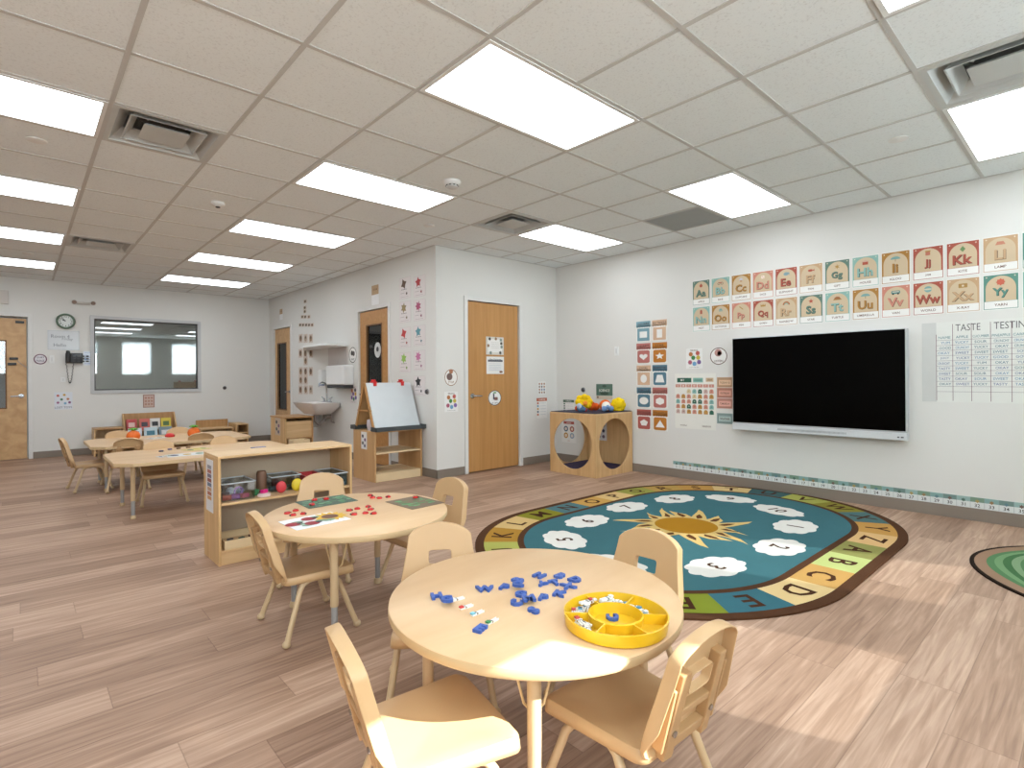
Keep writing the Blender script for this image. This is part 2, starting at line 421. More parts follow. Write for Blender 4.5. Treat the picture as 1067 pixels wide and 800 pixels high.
# dark glazed doors
def glazed(name, L0, W, wallk, label, leafmat, gmat, gz, off_in=.03, hflip=1, hu=.07, gx=(.2, .2)):
    if wallk == 'I':
        rootM = Matrix(((0, 0, -1, XI + off_in), (-1, 0, 0, L0), (0, 1, 0, 0), (0, 0, 0, 1)))
    else: rootM = Matrix(((1, 0, 0, L0), (0, 0, -1, YB + off_in), (0, 1, 0, 0), (0, 0, 0, 1)))
    r = struct(empty(name), label); r.matrix_world = rootM
    m = MB(); H = 2.12; a, b = gx[0], W - gx[1]
    m.box(.006, a, .012, H, -.022, .02); m.box(b, W - .006, .012, H, -.022, .02); m.box(a, b, .012, gz[0], -.022, .02); m.box(a, b, gz[1], H, -.022, .02)
    m.build('door_leaf', leafmat, r, bevel=.002)
    m = MB()
    for q in ((a - .012, a + .006, gz[0] - .012, gz[1] + .012), (b - .006, b + .012, gz[0] - .012, gz[1] + .012), (a, b, gz[0] - .012, gz[0] + .006), (a, b, gz[1] - .006, gz[1] + .012)):
        m.box(q[0], q[1], q[2], q[3], .01, .026)
    m.build('window_stop', col((120, 84, 50), .5), r)
    m = MB(); m.box(a, b, gz[0], gz[1], -.003, .003); m.build('door_glass', gmat, r)
    lever(r, Matrix.Translation((hu, .955, .02)), hflip)
    return r
GD = glass((120, 125, 128), .12)  # dark tint stands for the unlit room behind these panes
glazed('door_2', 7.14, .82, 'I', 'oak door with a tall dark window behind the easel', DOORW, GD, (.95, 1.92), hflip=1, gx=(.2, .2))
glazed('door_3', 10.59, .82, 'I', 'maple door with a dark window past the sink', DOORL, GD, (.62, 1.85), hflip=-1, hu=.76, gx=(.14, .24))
GC = glass((225, 228, 232), .05)
d4 = glazed('door_4', -.81, .90, 'B', 'maple door with a tall pane at the left end of the back wall', DOORL, GC, (.78, 1.78), hflip=-1, hu=.83, gx=(.14, .24))
for z_, x0 in ((2.05, .77), (1.5, .70), (1.42, .68)):
    m = MB(); m.box(x0, x0 + .10, z_, z_ + .035, .02, .04); m.build('door_latch', BLACK, d4, bevel=.003)
m = MB(); m.tube([(.79, 1.49, .03), (.83, 1.44, .032), (.9, 1.38, .03)], .004, 6); m.build('cable', STEEL, d4)
casing('trim_3', 'I', 6.31, 7.15, 2.13); casing('trim_4', 'I', 9.76, 10.6, 2.13); casing('trim_5', 'B', -.82, .10, 2.15)
# rooms behind the glazing, plainly built
def backroom(x0, x1, y0, y1, c, lit=0, open_side=None):
    m = MB(); t = .05; h = HZ - .02
    m.box(x0, x1, y0, y1, -.05, 0.0); m.box(x0, x1, y0, y1, h, h + .05)
    if open_side != 'x0': m.box(x0 - t, x0, y0, y1, 0, h)
    m.box(x1, x1 + t, y0, y1, 0, h)
    if open_side != 'y0': m.box(x0, x1, y0 - t, y0, 0, h)
    m.box(x0, x1, y1, y1 + t, 0, h)
    struct(m.build('wall_beyond', c), 'wall, floor and ceiling of the room seen through the glass')
backroom(-1.6, 3.6, YB + .15, YB + 3.4, wall_mat((176, 176, 172)), open_side='y0')
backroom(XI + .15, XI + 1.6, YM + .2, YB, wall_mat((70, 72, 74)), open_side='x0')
m = MB(); m.box(.2, 1.4, YB + 1.2, YB + 1.8, HZ - .03, HZ - .021); r = m.build('ceiling_light', emit((250, 253, 255), 12)); tag(r, 'light panel added to brighten the room seen through the interior window', 'ceiling light')  # added panel that brightens the room behind the glazing
# ---- back window
w1 = struct(empty('window_1', (WB[0], YB, WB[2])), 'interior window in the back wall')
W_, H_ = WB[1] - WB[0], WB[3] - WB[2]
m = MB(); f = .05
m.box(-f, 0, -.02, .12, -f, H_ + f); m.box(W_, W_ + f, -.02, .12, -f, H_ + f); m.box(0, W_, -.02, .12, -f, 0); m.box(0, W_, -.02, .12, H_, H_ + f)
m.build('window_frame', col((196, 196, 196), .45), w1, bevel=.003)
m = MB(); m.box(0, .018, .03, .07, 0, H_); m.box(W_ - .018, W_, .03, .07, 0, H_); m.box(0, W_, .03, .07, 0, .018); m.box(0, W_, .03, .07, H_ - .018, H_)
m.build('window_gasket', col((70, 70, 72), .5), w1)
m = MB(); m.box(.018, W_ - .018, .045, .053, .018, H_ - .018); m.build('window_glass', glass((215, 220, 220), .17), w1)
# ---- outside windows behind the viewpoint, the ones the sun comes through
SHADE = sheer((225, 228, 228), .40)
for n, (a, b, z0, z1) in enumerate(SUNW):
    r = struct(empty('window_%d' % (n + 2), (a, YF, z0)), 'outside window in the wall behind the viewpoint')
    w, h = b - a, z1 - z0
    m = MB(); f = .03
    m.box(-.0, f, -.12, -.06, 0, h); m.box(w - f, w, -.12, -.06, 0, h); m.box(f, w - f, -.12, -.06, 0, f); m.box(f, w - f, -.12, -.06, h - f, h)
    m.build('window_frame', WHITE, r)
    m = MB(); m.box(f, w - f, -.095, -.09, f, h - f); m.build('window_glass', glass((245, 250, 250), .05), r)
    if n > 2: continue
    s = empty('roller_shade', (a, YF + .075, z0)); tag(s, 'white roller shade added to temper sun at outside window %s from the right-hand wall' % ['first', 'second', 'third'][n], 'window shade', 'added roller shades on the outside windows')
    zb = {0: .0, 1: .0, 2: .74}[n]
    m = MB(); m.box(-.02, w + .02, -.05, -.049, zb - (.03 if n != 2 else 0), h + .02); m.build('shade_cloth', SHADE if n != 2 else sheer((225, 228, 228), .2), s)
    m = MB(); m.tube([(-.03, -.04, h + .04), (w + .03, -.04, h + .04)], .025, 12); m.build('shade_roll', WHITE, s)

# ================================================================== CEILING FIXTURES
EM = emit((240, 248, 255), 6.3)
def cell(i, j): return GX + i * G, GY + j * G
def panel(i, j, label, ni=2, group='recessed ceiling light panels'):
    x, y = cell(i, j); r = empty('ceiling_light', (x, y, HZ)); W, D = ni * G, G
    if x + W > XR - .02: W = XR - .02 - x
    m = MB(); q = .022
    for b in ((.012, W - .012, .012, .012 + q), (.012, W - .012, D - .012 - q, D - .012), (.012, .012 + q, .012 + q, D - .012 - q), (W - .012 - q, W - .012, .012 + q, D - .012 - q)):
        m.box(*b, -.008, -.0005)
    m.build('frame', WHITE, r)
    m = MB(); m.box(.03, W - .03, .03, D - .03, -.0055, -.001); m.build('diffuser', EM, r)
    tag(r, label, 'ceiling light', group)
panel(1, -1, 'largest lit ceiling panel, top centre, nearest above the round tables')
panel(1, 2, 'lit ceiling panel second from the front in the centre row, left of the smoke detector')
panel(1, 5, 'lit ceiling panel in the centre row, third from the front')
panel(1, 8, 'lit ceiling panel in the centre row, fourth from the front')
panel(1, 11, 'lit ceiling panel in the centre row, farthest, near the inner wall')
panel(5, -1, 'lit ceiling panel beside the grey return grille, above the alphabet cards')
panel(5, 2, 'lit ceiling panel beside the small air diffuser near the far corner')
panel(5, -4, 'lit ceiling panel at the right edge beside the big air diffuser')
panel(1, -4, 'lit ceiling panel of which only a corner shows at the top edge')
panel(-3, 2, 'largest lit ceiling panel in the left row, beside the left air diffuser')
panel(-3, 5, 'lit ceiling panel in the left row, second from the front')
panel(-3, 8, 'lit ceiling panel in the left row, third from the front')
panel(-3, 11, 'lit ceiling panel in the left row, farthest, above the left door')
panel(-3, -1, 'lit ceiling panel of the left row outside the picture', group='ceiling panels behind the frame edge')
panel(-3, -4, 'lit ceiling panel of the left row behind the viewpoint', group='ceiling panels behind the frame edge')

GALV = col((196, 198, 196), .5)
def diffuser(i, j, label):
    x, y = cell(i, j); r = empty('air_diffuser', (x + G / 2, y + G / 2, HZ)); a = G / 2 - .012
    def ringm(h0, z0, h1, z1, t=.004):
        m = MB(); vs = []
        for h, z in ((h0, z0), (h1, z1)): vs += [(-h, -h, z), (h, -h, z), (h, h, z), (-h, h, z)]
        m.add(vs, [(k, (k + 1) % 4, 4 + (k + 1) % 4, 4 + k) for k in range(4)]); return m
    m = ringm(a, -.006, a - .03, -.006); m.add(*(lambda v: (v, [(k, (k + 1) % 4, 4 + (k + 1) % 4, 4 + k) for k in range(4)]))([(sx * h, sy * h, z) for h, z in ((a - .03, -.006), (a - .10, .075)) for sx, sy in ((-1, -1), (1, -1), (1, 1), (-1, 1))]))
    m.build('outer_frame', GALV, r, solid=.003)
    m = ringm(.205, -.004, .15, .06); m.add([(sx * h, sy * h, -.004) for h in (.205, .198) for sx, sy in ((-1, -1), (1, -1), (1, 1), (-1, 1))], [(k, (k + 1) % 4, 4 + (k + 1) % 4, 4 + k) for k in range(4)])
    m.build('louver_ring', GALV, r, solid=.003)
    m = ringm(.125, -.006, .112, .008); m.add([(-.112, -.112, .008), (.112, -.112, .008), (.112, .112, .008), (-.112, .112, .008)], [(0, 1, 2, 3)]); m.add([(-.125, -.125, -.006), (.125, -.125, -.006), (.125, .125, -.006), (-.125, .125, -.006)], [(0, 1, 2, 3)])
    m.build('center_cone', GALV, r)
    m = MB()
    h = a - .10; m.box(-h, h, -h, h, .15, .16); 
    for q in ((-h, h, h, h + .005), (-h, h, -h - .005, -h), (h, h + .005, -h, h), (-h - .005, -h, -h, h)): m.box(*q, .07, .16)
    m.build('plenum', col((150, 152, 150), .6), r)
    m = MB(); m.lathe([(.15, .10), (.15, .149)], 28); m.build('duct_opening', BLACK, r)
    m = MB()
    for sx, sy in ((-1, -1), (1, -1), (1, 1), (-1, 1)): m.tube([(sx * .10, sy * .10, .035), (sx * .19, sy * .19, .062)], .005, 6)
    m.build('bracket', GALV, r)
    tag(r, label, 'air diffuser', 'square ceiling air diffusers')
diffuser(-1, 2, 'square air diffuser beside the largest left light panel')
diffuser(-1, 8, 'small far square air diffuser in the left part of the ceiling')
diffuser(4, 2, 'square air diffuser in front of the far corner, beside a light panel')
diffuser(4, -4, 'large square air diffuser at the right edge of the photo')
x, y = cell(6, 0); r = empty('return_grille', (x, y, HZ)); tag(r, 'grey square return air grille near the right wall', 'air grille')
m = MB()
for b in ((.012, G - .012, .012, .03), (.012, G - .012, G - .03, G - .012), (.012, .03, .03, G - .03), (G - .03, G - .012, .03, G - .03)): m.box(*b, -.006, .0)
m.build('frame', col((168, 170, 168), .5), r)
m = MB()
for k in range(26): m.obox(Matrix.Translation((G / 2, .04 + k * .0212, .002)) @ Matrix.Rotation(-.42, 4, 'X'), G - .06, .0235, .002)
m.build('louvers', col((160, 162, 160), .5), r)
m = MB(); m.box(.02, G - .02, .02, G - .02, .05, .055); 
for b in ((.02, .025, .02, G - .02), (G - .025, G - .02, .02, G - .02), (.02, G - .02, .02, .025), (.02, G - .02, G - .025, G - .02)): m.box(*b, 0, .055)
m.build('plenum', col((130, 130, 132), .7), r)

def onceil(px, py): p = onz(px, py, HZ); return p.x, p.y, HZ
r = empty('smoke_detector', onceil(471, 189)); tag(r, 'white round smoke detector between two light panels', 'smoke detector')
m = MB(); m.lathe([(.072, 0), (.072, -.012), (.06, -.03), (.05, -.034)], 28); m.build('base', WHITE, r)
m = MB(); m.lathe([(.05, -.034), (.048, -.046), (.03, -.056), (1e-5, -.058)], 28); m.build('sensor_cap', col((205, 205, 205), .5), r)
m = MB()
for k in range(10):
    a = 2 * PI * k / 10; m.obox(Matrix.Translation((.049 * math.cos(a), .049 * math.sin(a), -.038)) @ Matrix.Rotation(a, 4, 'Z'), .008, .014, .008)
m.build('vents', DARK, r)
for (px, py, lb) in ((447, 235, 'flat round sprinkler cover near the inner wall corner'), (936, 145, 'flat round sprinkler cover on the right, above the alphabet cards'), (38, 146, 'flat round sprinkler cover at the left edge, under the largest left panel'), (29, 264, 'flat round sprinkler cover far left, before the farthest left panel')):
    m = MB(); m.lathe([(.055, 0), (.055, -.004), (.043, -.007), (1e-5, -.008)], 28)
    o = m.build('sprinkler_cover', WHITE, None, onceil(px, py)); tag(o, lb, 'sprinkler cover', 'ceiling sprinkler covers')
r = empty('motion_sensor', onceil(227, 211)); tag(r, 'small white ceiling sensor with a dark dot, left of centre', 'sensor')
m = MB(); m.lathe([(.055, 0), (.055, -.02), (.035, -.035), (.02, -.038)], 24); m.build('housing', WHITE, r)
m = MB(); m.lathe([(.02, -.037), (.018, -.045), (1e-5, -.05)], 20); m.build('lens', DARK, r)

# ================================================================== WALL THINGS
BR = (120, 84, 66)
PAL = dict(g=(96, 124, 110), lt=(140, 182, 172), m=(172, 122, 52), s=(205, 134, 114), r=(168, 82, 64), t=(196, 160, 122), tt=(92, 142, 128))
SAND = (206, 184, 152)
ABC = [('Aa', 'g', 'APPLE', 'dark green'), ('Bb', 'lt', 'BIKE', 'pale teal'), ('Cc', 'm', 'CUPCAKE', 'mustard'), ('Dd', 's', 'DICE', 'salmon'), ('Ee', 'r', 'ELEPHANT', 'brick red'), ('Ff', 't', 'FISH', 'tan'),
       ('Gg', 'g', 'GIFT', 'dark green'), ('Hh', 'lt', 'HOUSE', 'pale teal'), ('Ii', 'm', 'IGLOO', 'mustard'), ('Jj', 'r', 'JAM', 'brick red'), ('Kk', 'r', 'KITE', 'brick red'), ('Ll', 't', 'LAMP', 'tan'), ('Mm', 'tt', 'MOON', 'teal'),
       ('Nn', 'lt', 'NEST', 'pale teal'), ('Oo', 'm', 'OCTOPUS', 'mustard'), ('Pp', 's', 'PEN', 'salmon'), ('Qq', 'r', 'QUEEN', 'brick red'), ('Rr', 't', 'RAINBOW', 'tan'), ('Ss', 'g', 'STAR', 'dark green'), ('Tt', 'lt', 'TURTLE', 'pale teal'),
       ('Uu', 'm', 'UMBRELLA', 'mustard'), ('Vv', 's', 'VAN', 'salmon'), ('Ww', 'r', 'WORLD', 'brick red'), ('Xx', 't', 'X-RAY', 'tan'), ('Yy', 'tt', 'YARN', 'teal'), ('Zz', 'lt', 'ZEBRA', 'pale teal')]
def picto(p, L, y):
    R_, TL, MU = (178, 84, 62), (120, 164, 160), (172, 130, 60)
    if L == 'A': p.circ(0, y, .018, R_, 4); p.rect(-.002, y + .015, .002, y + .026, (80, 60, 40), 4)
    elif L == 'B': p.ring(-.018, y - .004, .014, .004, (90, 60, 45), 4); p.ring(.018, y - .004, .014, .004, (90, 60, 45), 4); p.rect(-.018, y + .002, .018, y + .010, R_, 5)
    elif L == 'R':
        for q, c_ in ((.034, R_), (.027, MU), (.020, TL)): p.poly([(q * math.cos(PI * k / 12), y - .012 + q * math.sin(PI * k / 12)) for k in range(13)], c_, 4 + (.034 - q) * 100)
        p.poly([(.013 * math.cos(PI * k / 12), y - .012 + .013 * math.sin(PI * k / 12)) for k in range(13)], SAND, 6)
    elif L in 'IU': p.poly([(.036 * math.cos(PI * k / 12), y - .006 + .024 * math.sin(PI * k / 12)) for k in range(13)], TL, 4); p.rect(-.0015, y - .026, .0015, y - .004, (90, 60, 45), 4)
    elif L == 'V': p.poly(rrect(-.032, y - .012, .032, y + .016, .008), (88, 134, 130), 4); p.circ(-.018, y - .012, .007, (50, 40, 36), 5); p.circ(.018, y - .012, .007, (50, 40, 36), 5); p.rect(-.024, y + .002, .024, y + .010, (210, 200, 180), 5)
    elif L == 'W': p.circ(0, y, .026, TL, 4); p.poly(ell(0, y, .027, .007), (206, 196, 170), 5)
    elif L == 'F': p.poly(ell(-.003, y, .022, .012), R_, 4); p.poly([(.016, y), (.032, y + .012), (.032, y - .012)], R_, 4)
    elif L == 'S': p.poly(star(0, y, .024), R_, 4)
    elif L == 'P': p.poly([(-.022, y + .016), (-.014, y + .020), (.022, y - .012), (.018, y - .018)], MU, 4)
    elif L == 'Q': p.poly([(-.024, y - .012), (-.024, y + .014), (-.010, y), (0, y + .016), (.010, y), (.024, y + .014), (.024, y - .012)], MU, 4)
    elif L == 'T': p.poly([(.028 * math.cos(PI * k / 10), y - .008 + .026 * math.sin(PI * k / 10)) for k in range(11)], (160, 104, 60), 4); p.rect(-.034, y - .014, .036, y - .007, MU, 4)
    elif L == 'K': p.poly([(0, y + .026), (.018, y), (0, y - .022), (-.018, y)], (110, 140, 90), 4); p.tail = 1
    elif L == 'H': p.rect(-.022, y - .018, .022, y + .008, R_, 4); p.poly([(-.03, y + .008), (.03, y + .008), (0, y + .028)], (206, 170, 150), 4)
    elif L == 'Y': p.poly(star(0, y, .028, 8, .75), (200, 100, 76), 4)
    elif L == 'X': p.poly(rrect(-.028, y - .016, .028, y + .018, .006), (170, 130, 70), 4); p.circ(0, y, .008, (216, 200, 170), 5)
    elif L == 'L': p.poly([(-.018, y + .02), (.018, y + .02), (.03, y - .006), (-.03, y - .006)], (196, 130, 104), 4)
    elif L == 'N': p.rect(-.013, y - .02, .013, y + .018, (176, 92, 70), 4); p.poly([(-.013, y + .018), (.013, y + .018), (0, y + .028)], (120, 70, 50), 4)
    elif L == 'O': p.poly([(.018 * math.cos(PI * k / 10), y + .020 * math.sin(PI * k / 10)) for k in range(11)], TL, 4); [p.rect(-.018 + .009 * k, y - .014, -.013 + .009 * k, y, TL, 4) for k in range(5)]
    elif L == 'G': p.poly(star(0, y, .026, 6, .35), MU, 4)
    elif L == 'C': p.circ(0, y + .005, .018, (200, 196, 206), 4); p.poly([(-.014, y), (.014, y), (.010, y - .018), (-.010, y - .018)], (190, 150, 110), 5)
    elif L == 'D': p.poly(rrect(-.016, y - .014, .016, y + .016, .004), (236, 220, 206), 4); [p.circ(a, y + b, .003, R_, 5) for a, b in ((-.008, .008), (.008, -.006), (0, .001))]
    elif L == 'E': p.poly(ell(0, y, .024, .017), (130, 160, 170), 4); p.circ(.022, y + .004, .010, (130, 160, 170), 4); p.rect(.026, y - .016, .031, y + .002, (130, 160, 170), 4)
    elif L == 'J': p.poly(rrect(-.016, y - .018, .016, y + .012, .005), (190, 110, 90), 4); p.rect(-.018, y + .012, .018, y + .022, MU, 4)
    elif L == 'M': p.circ(0, y, .022, MU, 4)
    else: p.poly(ell(0, y, .026, .014), (90, 90, 90), 4)
for k, (ab, cc, word, cname) in enumerate(ABC):
    c = k % 13; row = k // 13; u = 3.14 - .2255 * c - .108; z = (2.262 + 1.972) / 2 if row == 0 else (1.960 + 1.680) / 2
    w, h = .212, .284; p = Print(w, h, (232, 230, 225)); C_ = PAL[cc]
    p.rect(-.100, -.134, .100, .134, C_, 1)
    p.rect(-.096, -.130, .096, -.072, (236, 234, 230), 2)
    arch = [(-.088, -.070), (.088, -.070), (.088, .02)] + [(.088 * math.cos(PI * q / 14), .03 + .094 * math.sin(PI * q / 14)) for q in range(15)] + [(-.088, .02)]
    p.poly(arch, SAND, 2)
    for sx in (-1, 1): p.poly(star(sx * .082, .118, .008, 4, .3), (238, 228, 205), 3)
    p.text(ab, 0, -.010, .078, tuple(int(v * .62) for v in C_), 5, maxw=.168, bold=.045)
    p.text(ab, -.002, -.006, .078, C_, 7, maxw=.162, bold=.02)
    picto(p, ab[0], .076 if ab[0] not in 'JQ' else .082)
    p.text(word, 0, -.101, .020, BR, 4, maxw=.15)
    o = p.build('alphabet_card', M=wallM('R', u, z))
    tag(o, 'alphabet card with the letters %s in %s above the word %s' % (ab, cname, word), 'alphabet card', 'alphabet cards on the right wall')

# shapes chart: ten cards
BL, PK, OR, TN, DP = (120, 158, 170), (186, 112, 104), (190, 120, 40), (212, 176, 146), (84, 122, 140)
SH = [[('SQUARE', BL), ('RECTANGLE', TN)], [('HEART', PK), ('STAR', OR)], [('OVAL', TN), ('TRAPEZOID', DP)], [('CIRCLE', DP), ('HEXAGON', PK)], [('PENTAGON', (176, 92, 84)), ('TRIANGLE', OR)]]
ys = [(322, 346), (347, 371), (372.5, 397), (397.5, 421), (422, 446)]
for rr in range(5):
    for cc in range(2):
        word, C_ = SH[rr][cc]
        x0, x1 = ((663.5, 678), (680, 695.5))[cc]
        w, h, u, z = wrect('R', x0, ys[rr][0], x1, ys[rr][1]); w = .148; h = .252; u = onx((670.8, 687.6)[cc], 385, XR).y
        z = 1.735 - .2705 * rr; p = Print(w, h, (234, 232, 226))
        p.rect(-w / 2 + .002, .058, w / 2 - .002, h / 2 - .003, C_, 1)
        for q in range(6): p.circ(-w / 2 + .014 + q * .024, .058, .012, C_, 1)
        p.text(word, 0, .088, .026, (70, 50, 44), 3, maxw=.13)
        p.poly(rrect(-.062, -.118, .062, .036, .02), C_, 2)
        W_ = (236, 234, 230); cy = -.041
        S_ = {'SQUARE': [(-.038, cy - .038), (.038, cy - .038), (.038, cy + .038), (-.038, cy + .038)], 'RECTANGLE': [(-.026, cy - .05), (.026, cy - .05), (.026, cy + .05), (-.026, cy + .05)],
              'HEART': [(.0026 * 16 * math.sin(t) ** 3, cy + .0026 * (13 * math.cos(t) - 5 * math.cos(2 * t) - 2 * math.cos(3 * t) - math.cos(4 * t))) for t in [2 * PI * q / 28 + .001 for q in range(28)]],
              'STAR': star(0, cy, .044), 'OVAL': ell(0, cy, .032, .05), 'TRAPEZOID': [(-.044, cy - .045), (.044, cy - .045), (.026, cy + .045), (-.026, cy + .045)],
              'CIRCLE': ell(0, cy, .045, .045), 'HEXAGON': ell(0, cy, .045, .045, 6, PI / 6), 'PENTAGON': ell(0, cy, .042, .042, 5, PI / 2), 'TRIANGLE': [(-.045, cy - .042), (.045, cy - .042), (0, cy + .045)]}[word]
        p.poly(S_, W_, 3)
        if word in ('SQUARE', 'RECTANGLE', 'OVAL'):
            p.poly(rrect(-.062, -.118, .062, .036, .004), C_, 2.3)
        o = p.build('shape_card', M=wallM('R', u, z) @ Matrix.Diagonal((1.40, 1, 1, 1)))
        tag(o, 'shape card showing a white %s on a coloured square' % word.lower(), 'shape card', 'shape cards in two columns on the right wall')

# small poster with coloured dots
def place(p, wallk, x0, y0, x1, y1): 
    w, h, u, z = wrect(wallk, x0, y0, x1, y1); return wallM(wallk, u, z)
def dots_poster(wallk, box, label, title='FEELINGS', base=(236, 235, 232), name='poster', cols=None, lines=True):
    w, h, u, z = wrect(wallk, *box); p = Print(w, h, base)
    p.text(title, 0, h * .41, h * .07, (110, 70, 50), 2, maxw=w * .8)
    cols = cols or [(176, 110, 60), (190, 90, 80), (60, 130, 70), (200, 180, 70), (170, 90, 110), (110, 160, 200), (130, 100, 160)]
    pos = [(-.2, .22), (.22, .26), (-.05, .04), (.25, .04), (-.25, -.18), (.02, -.26), (.3, -.18)]
    for (a, b), c in zip(pos, cols): p.poly(star(a * w, b * h, .14 * min(w, h), 8, .8), c, 2)
    if lines: p.text('be kind to each other', 0, -h * .43, h * .04, (120, 110, 110), 2, maxw=w * .8)
    o = p.build(name, M=wallM(wallk, u, z)); tag(o, label, 'poster'); return o
dots_poster('R', (715, 363, 732, 384), 'small white poster of coloured flower spots above the calendar')
def round_sign(wallk, box, label, rim=(96, 60, 50), fill=(238, 236, 232), word='LISTENING', blobs=((0, .1, .4, (150, 110, 100)),), name='round_sign', rec=0):
    w, h, u, z = wrect(wallk, *box); p = Print(w, h, fill, outline=ell(0, 0, w / 2, h / 2, 40))
    p.ring(0, 0, w / 2 - .001, w * .045, rim, 1, h / 2 - .001)
    for a, b, r_, c in blobs: p.poly(ell(a * w, b * h, r_ * w / 2, r_ * w / 2), c, 2)
    p.text(word, 0, -h * .28, h * .13, rim, 3, maxw=w * .7)
    Mx = wallM(wallk, u, z)
    if rec: Mx = Matrix.Translation(Vector(rec)) @ Mx
    o = p.build(name, M=Mx); tag(o, label, 'sign'); return o
round_sign('R', (740, 362, 758, 380), 'round white sign with pink drawing and brown rim left of the screen', word='LISTEN', blobs=((-.02, .2, .42, (186, 140, 132)), (.05, .16, .25, (120, 70, 60))))
# calendar
w, h, u, z = wrect('R', 703.5, 389, 746, 447); p = Print(w, h, (232, 230, 222))
GR = (44, 96, 76)
p.rect(-w * .44, h * .34, -w * .08, h * .42, GR, 1); p.text('MY', -w * .3, h * .38, h * .04, (230, 230, 220), 3)
p.rect(-w * .04, h * .34, w * .2, h * .42, (130, 178, 164), 1); p.text('CALENDAR', w * .08, h * .38, h * .03, (50, 90, 80), 3, maxw=w * .2)
p.rect(w * .27, h * .35, w * .45, h * .42, (206, 180, 146), 1); p.text('2024', w * .36, h * .385, h * .03, (120, 80, 60), 3, maxw=w * .14)
for q in range(7): p.rect(w * (-.48 + .137 * q), h * .25, w * (-.36 + .137 * q), h * .305, (204, 140, 124), 1); p.text('SMTWTFS'[q], w * (-.42 + .137 * q), h * .277, h * .03, (240, 235, 225), 3)
cc = [(206, 140, 120), (130, 178, 170), (210, 190, 150), (44, 96, 76), (190, 140, 70), (200, 170, 160)]
dn = 0
for rr in range(6):
    for q in range(7):
        if rr == 0 and q < 2: continue
        dn += 1
        if dn > 31 and rr > 4: continue
        a, b = w * (-.42 + .137 * q), h * (.18 - .092 * rr); C_ = random.choice(cc); r_ = w * .05
        p.poly([(a - r_, b - r_), (a + r_, b - r_), (a + r_, b)] + [(a + r_ * math.cos(PI * t / 8), b + r_ * math.sin(PI * t / 8)) for t in range(1, 8)] + [(a - r_, b)], C_, 1)
        if dn < 32: p.text(str(dn), a, b, h * .022, (80, 60, 50) if sum(C_) > 300 else (230, 230, 220), 3)
p.text('weather', -w * .28, -h * .44, h * .03, (140, 120, 110), 2); p.text('season', w * .28, -h * .44, h * .03, (140, 120, 110), 2)
o = p.build('wall_calendar', M=wallM('R', u, z)); tag(o, 'white wall calendar with rows of coloured arched days', 'calendar')
for q, (y0, y1, C_, wd) in enumerate(((393, 403.5, (196, 160, 126), 'TODAY IS'), (404, 414.5, (190, 132, 112), 'YESTERDAY'), (415, 425.5, (198, 142, 126), 'TOMORROW'), (430.5, 441.5, (140, 160, 156), 'WEATHER'))):
    w, h, u, z = wrect('R', 747.2, y0, 763.8, y1); p = Print(w, h, C_); p.rect(-w * .38, -h * .26, w * .38, h * .2, tuple(min(255, v + 36) for v in C_), 1)
    p.frame(.004, tuple(int(v * .7) for v in C_), 1, -w * .42, -h * .4, w * .42, h * .4); p.text(wd, 0, -h * .03, h * .2, (100, 60, 50), 3, maxw=w * .62)
    o = p.build('calendar_card', M=wallM('R', u, z)); tag(o, 'small %s card beside the calendar, %s of four' % (('tan', 'terracotta', 'pink', 'grey green')[q], ('topmost', 'second from the top', 'third from the top', 'lowest')[q]), 'card', 'small cards between calendar and screen')

# screen
scr = empty('interactive_screen', (XR - .03, 1.885, 1.10)); tag(scr, 'large black wall screen with silver speaker bar below', 'screen')
m = MB(); m.box(-.075, 0, -.752, .752, -.42, .475); m.build('casing', col((190, 192, 194), .4), scr, bevel=.006)
m = MB(); m.box(-.079, -.0755, -.742, .742, -.405, .467); m.build('display', col((1, 1, 1), .2, 0, .08), scr)
m = MB(); m.box(-.085, 0, -.752, .752, -.485, -.421); m.build('speaker_bar', col((206, 208, 210), .4), scr, bevel=.005)
m = MB()
for k in range(60): m.box(-.0862, -.0852, -.30 + k * .01, -.296 + k * .01, -.462, -.444)
m.build('speaker_grille', col((130, 132, 134), .5), scr)
m = MB(); m.box(-.087, -.085, -.73, -.71, -.462, -.452); m.box(-.087, -.085, -.70, -.685, -.462, -.452); m.build('button', DARK, scr)
m = MB(); m.box(-.0, .029, -.4, .4, -.3, .3); m.build('wall_bracket', DARK, scr)

# chart paper on the right
w, h, z = 1.15, .66, 1.28; yy = lambda px: onx(px, 390, XR).y; u0 = yy(961); p = Print(w, h, (226, 226, 220)); L0 = -w / 2
xs = [u0 - yy(q) for q in (976, 993, 1012.5, 1032.5, 1054.5)]; cw = xs[4] - xs[3]; xs += [xs[4] + cw * k for k in (1, 2, 3, 4)]; xs = [q for q in xs if q < w - .02]
p.rect(L0, -h / 2, L0 + xs[0], h / 2, (206, 206, 202), 1)
for k, q in enumerate(xs): p.rect(L0 + q - .0016, -h / 2 + .01, L0 + q + .0016, h / 2 - (.02 if k else .1), (120, 70, 80), 2)
rows = [.150 + .0425 * k for k in range(11)]
for k, r_ in enumerate(rows): p.rect(L0 + xs[0], h / 2 - r_ - .001, w / 2, h / 2 - r_ + .001, (110, 86, 110), 2)
for wd, a_, b_ in (('TASTE', 996, 1022), ('TESTING', 1036, 1077)):
    qa, qb = u0 - yy(a_), u0 - yy(b_); p.text(wd, L0 + (qa + qb) / 2, h / 2 - .052, .055, (80, 76, 80), 3, bold=-.004, maxw=qb - qa)
hd = ['NAME', 'APPLE', 'CUCUMBER', 'PINEAPPLE', 'CARROT', 'GRAPE', 'MELON', 'PEAR', 'PLUM']; wds = ['YUM', 'SWEET', 'CRUNCHY', 'TASTY', 'JUICY', 'SOUR', 'OKAY', 'YUCKY', 'GOOD']
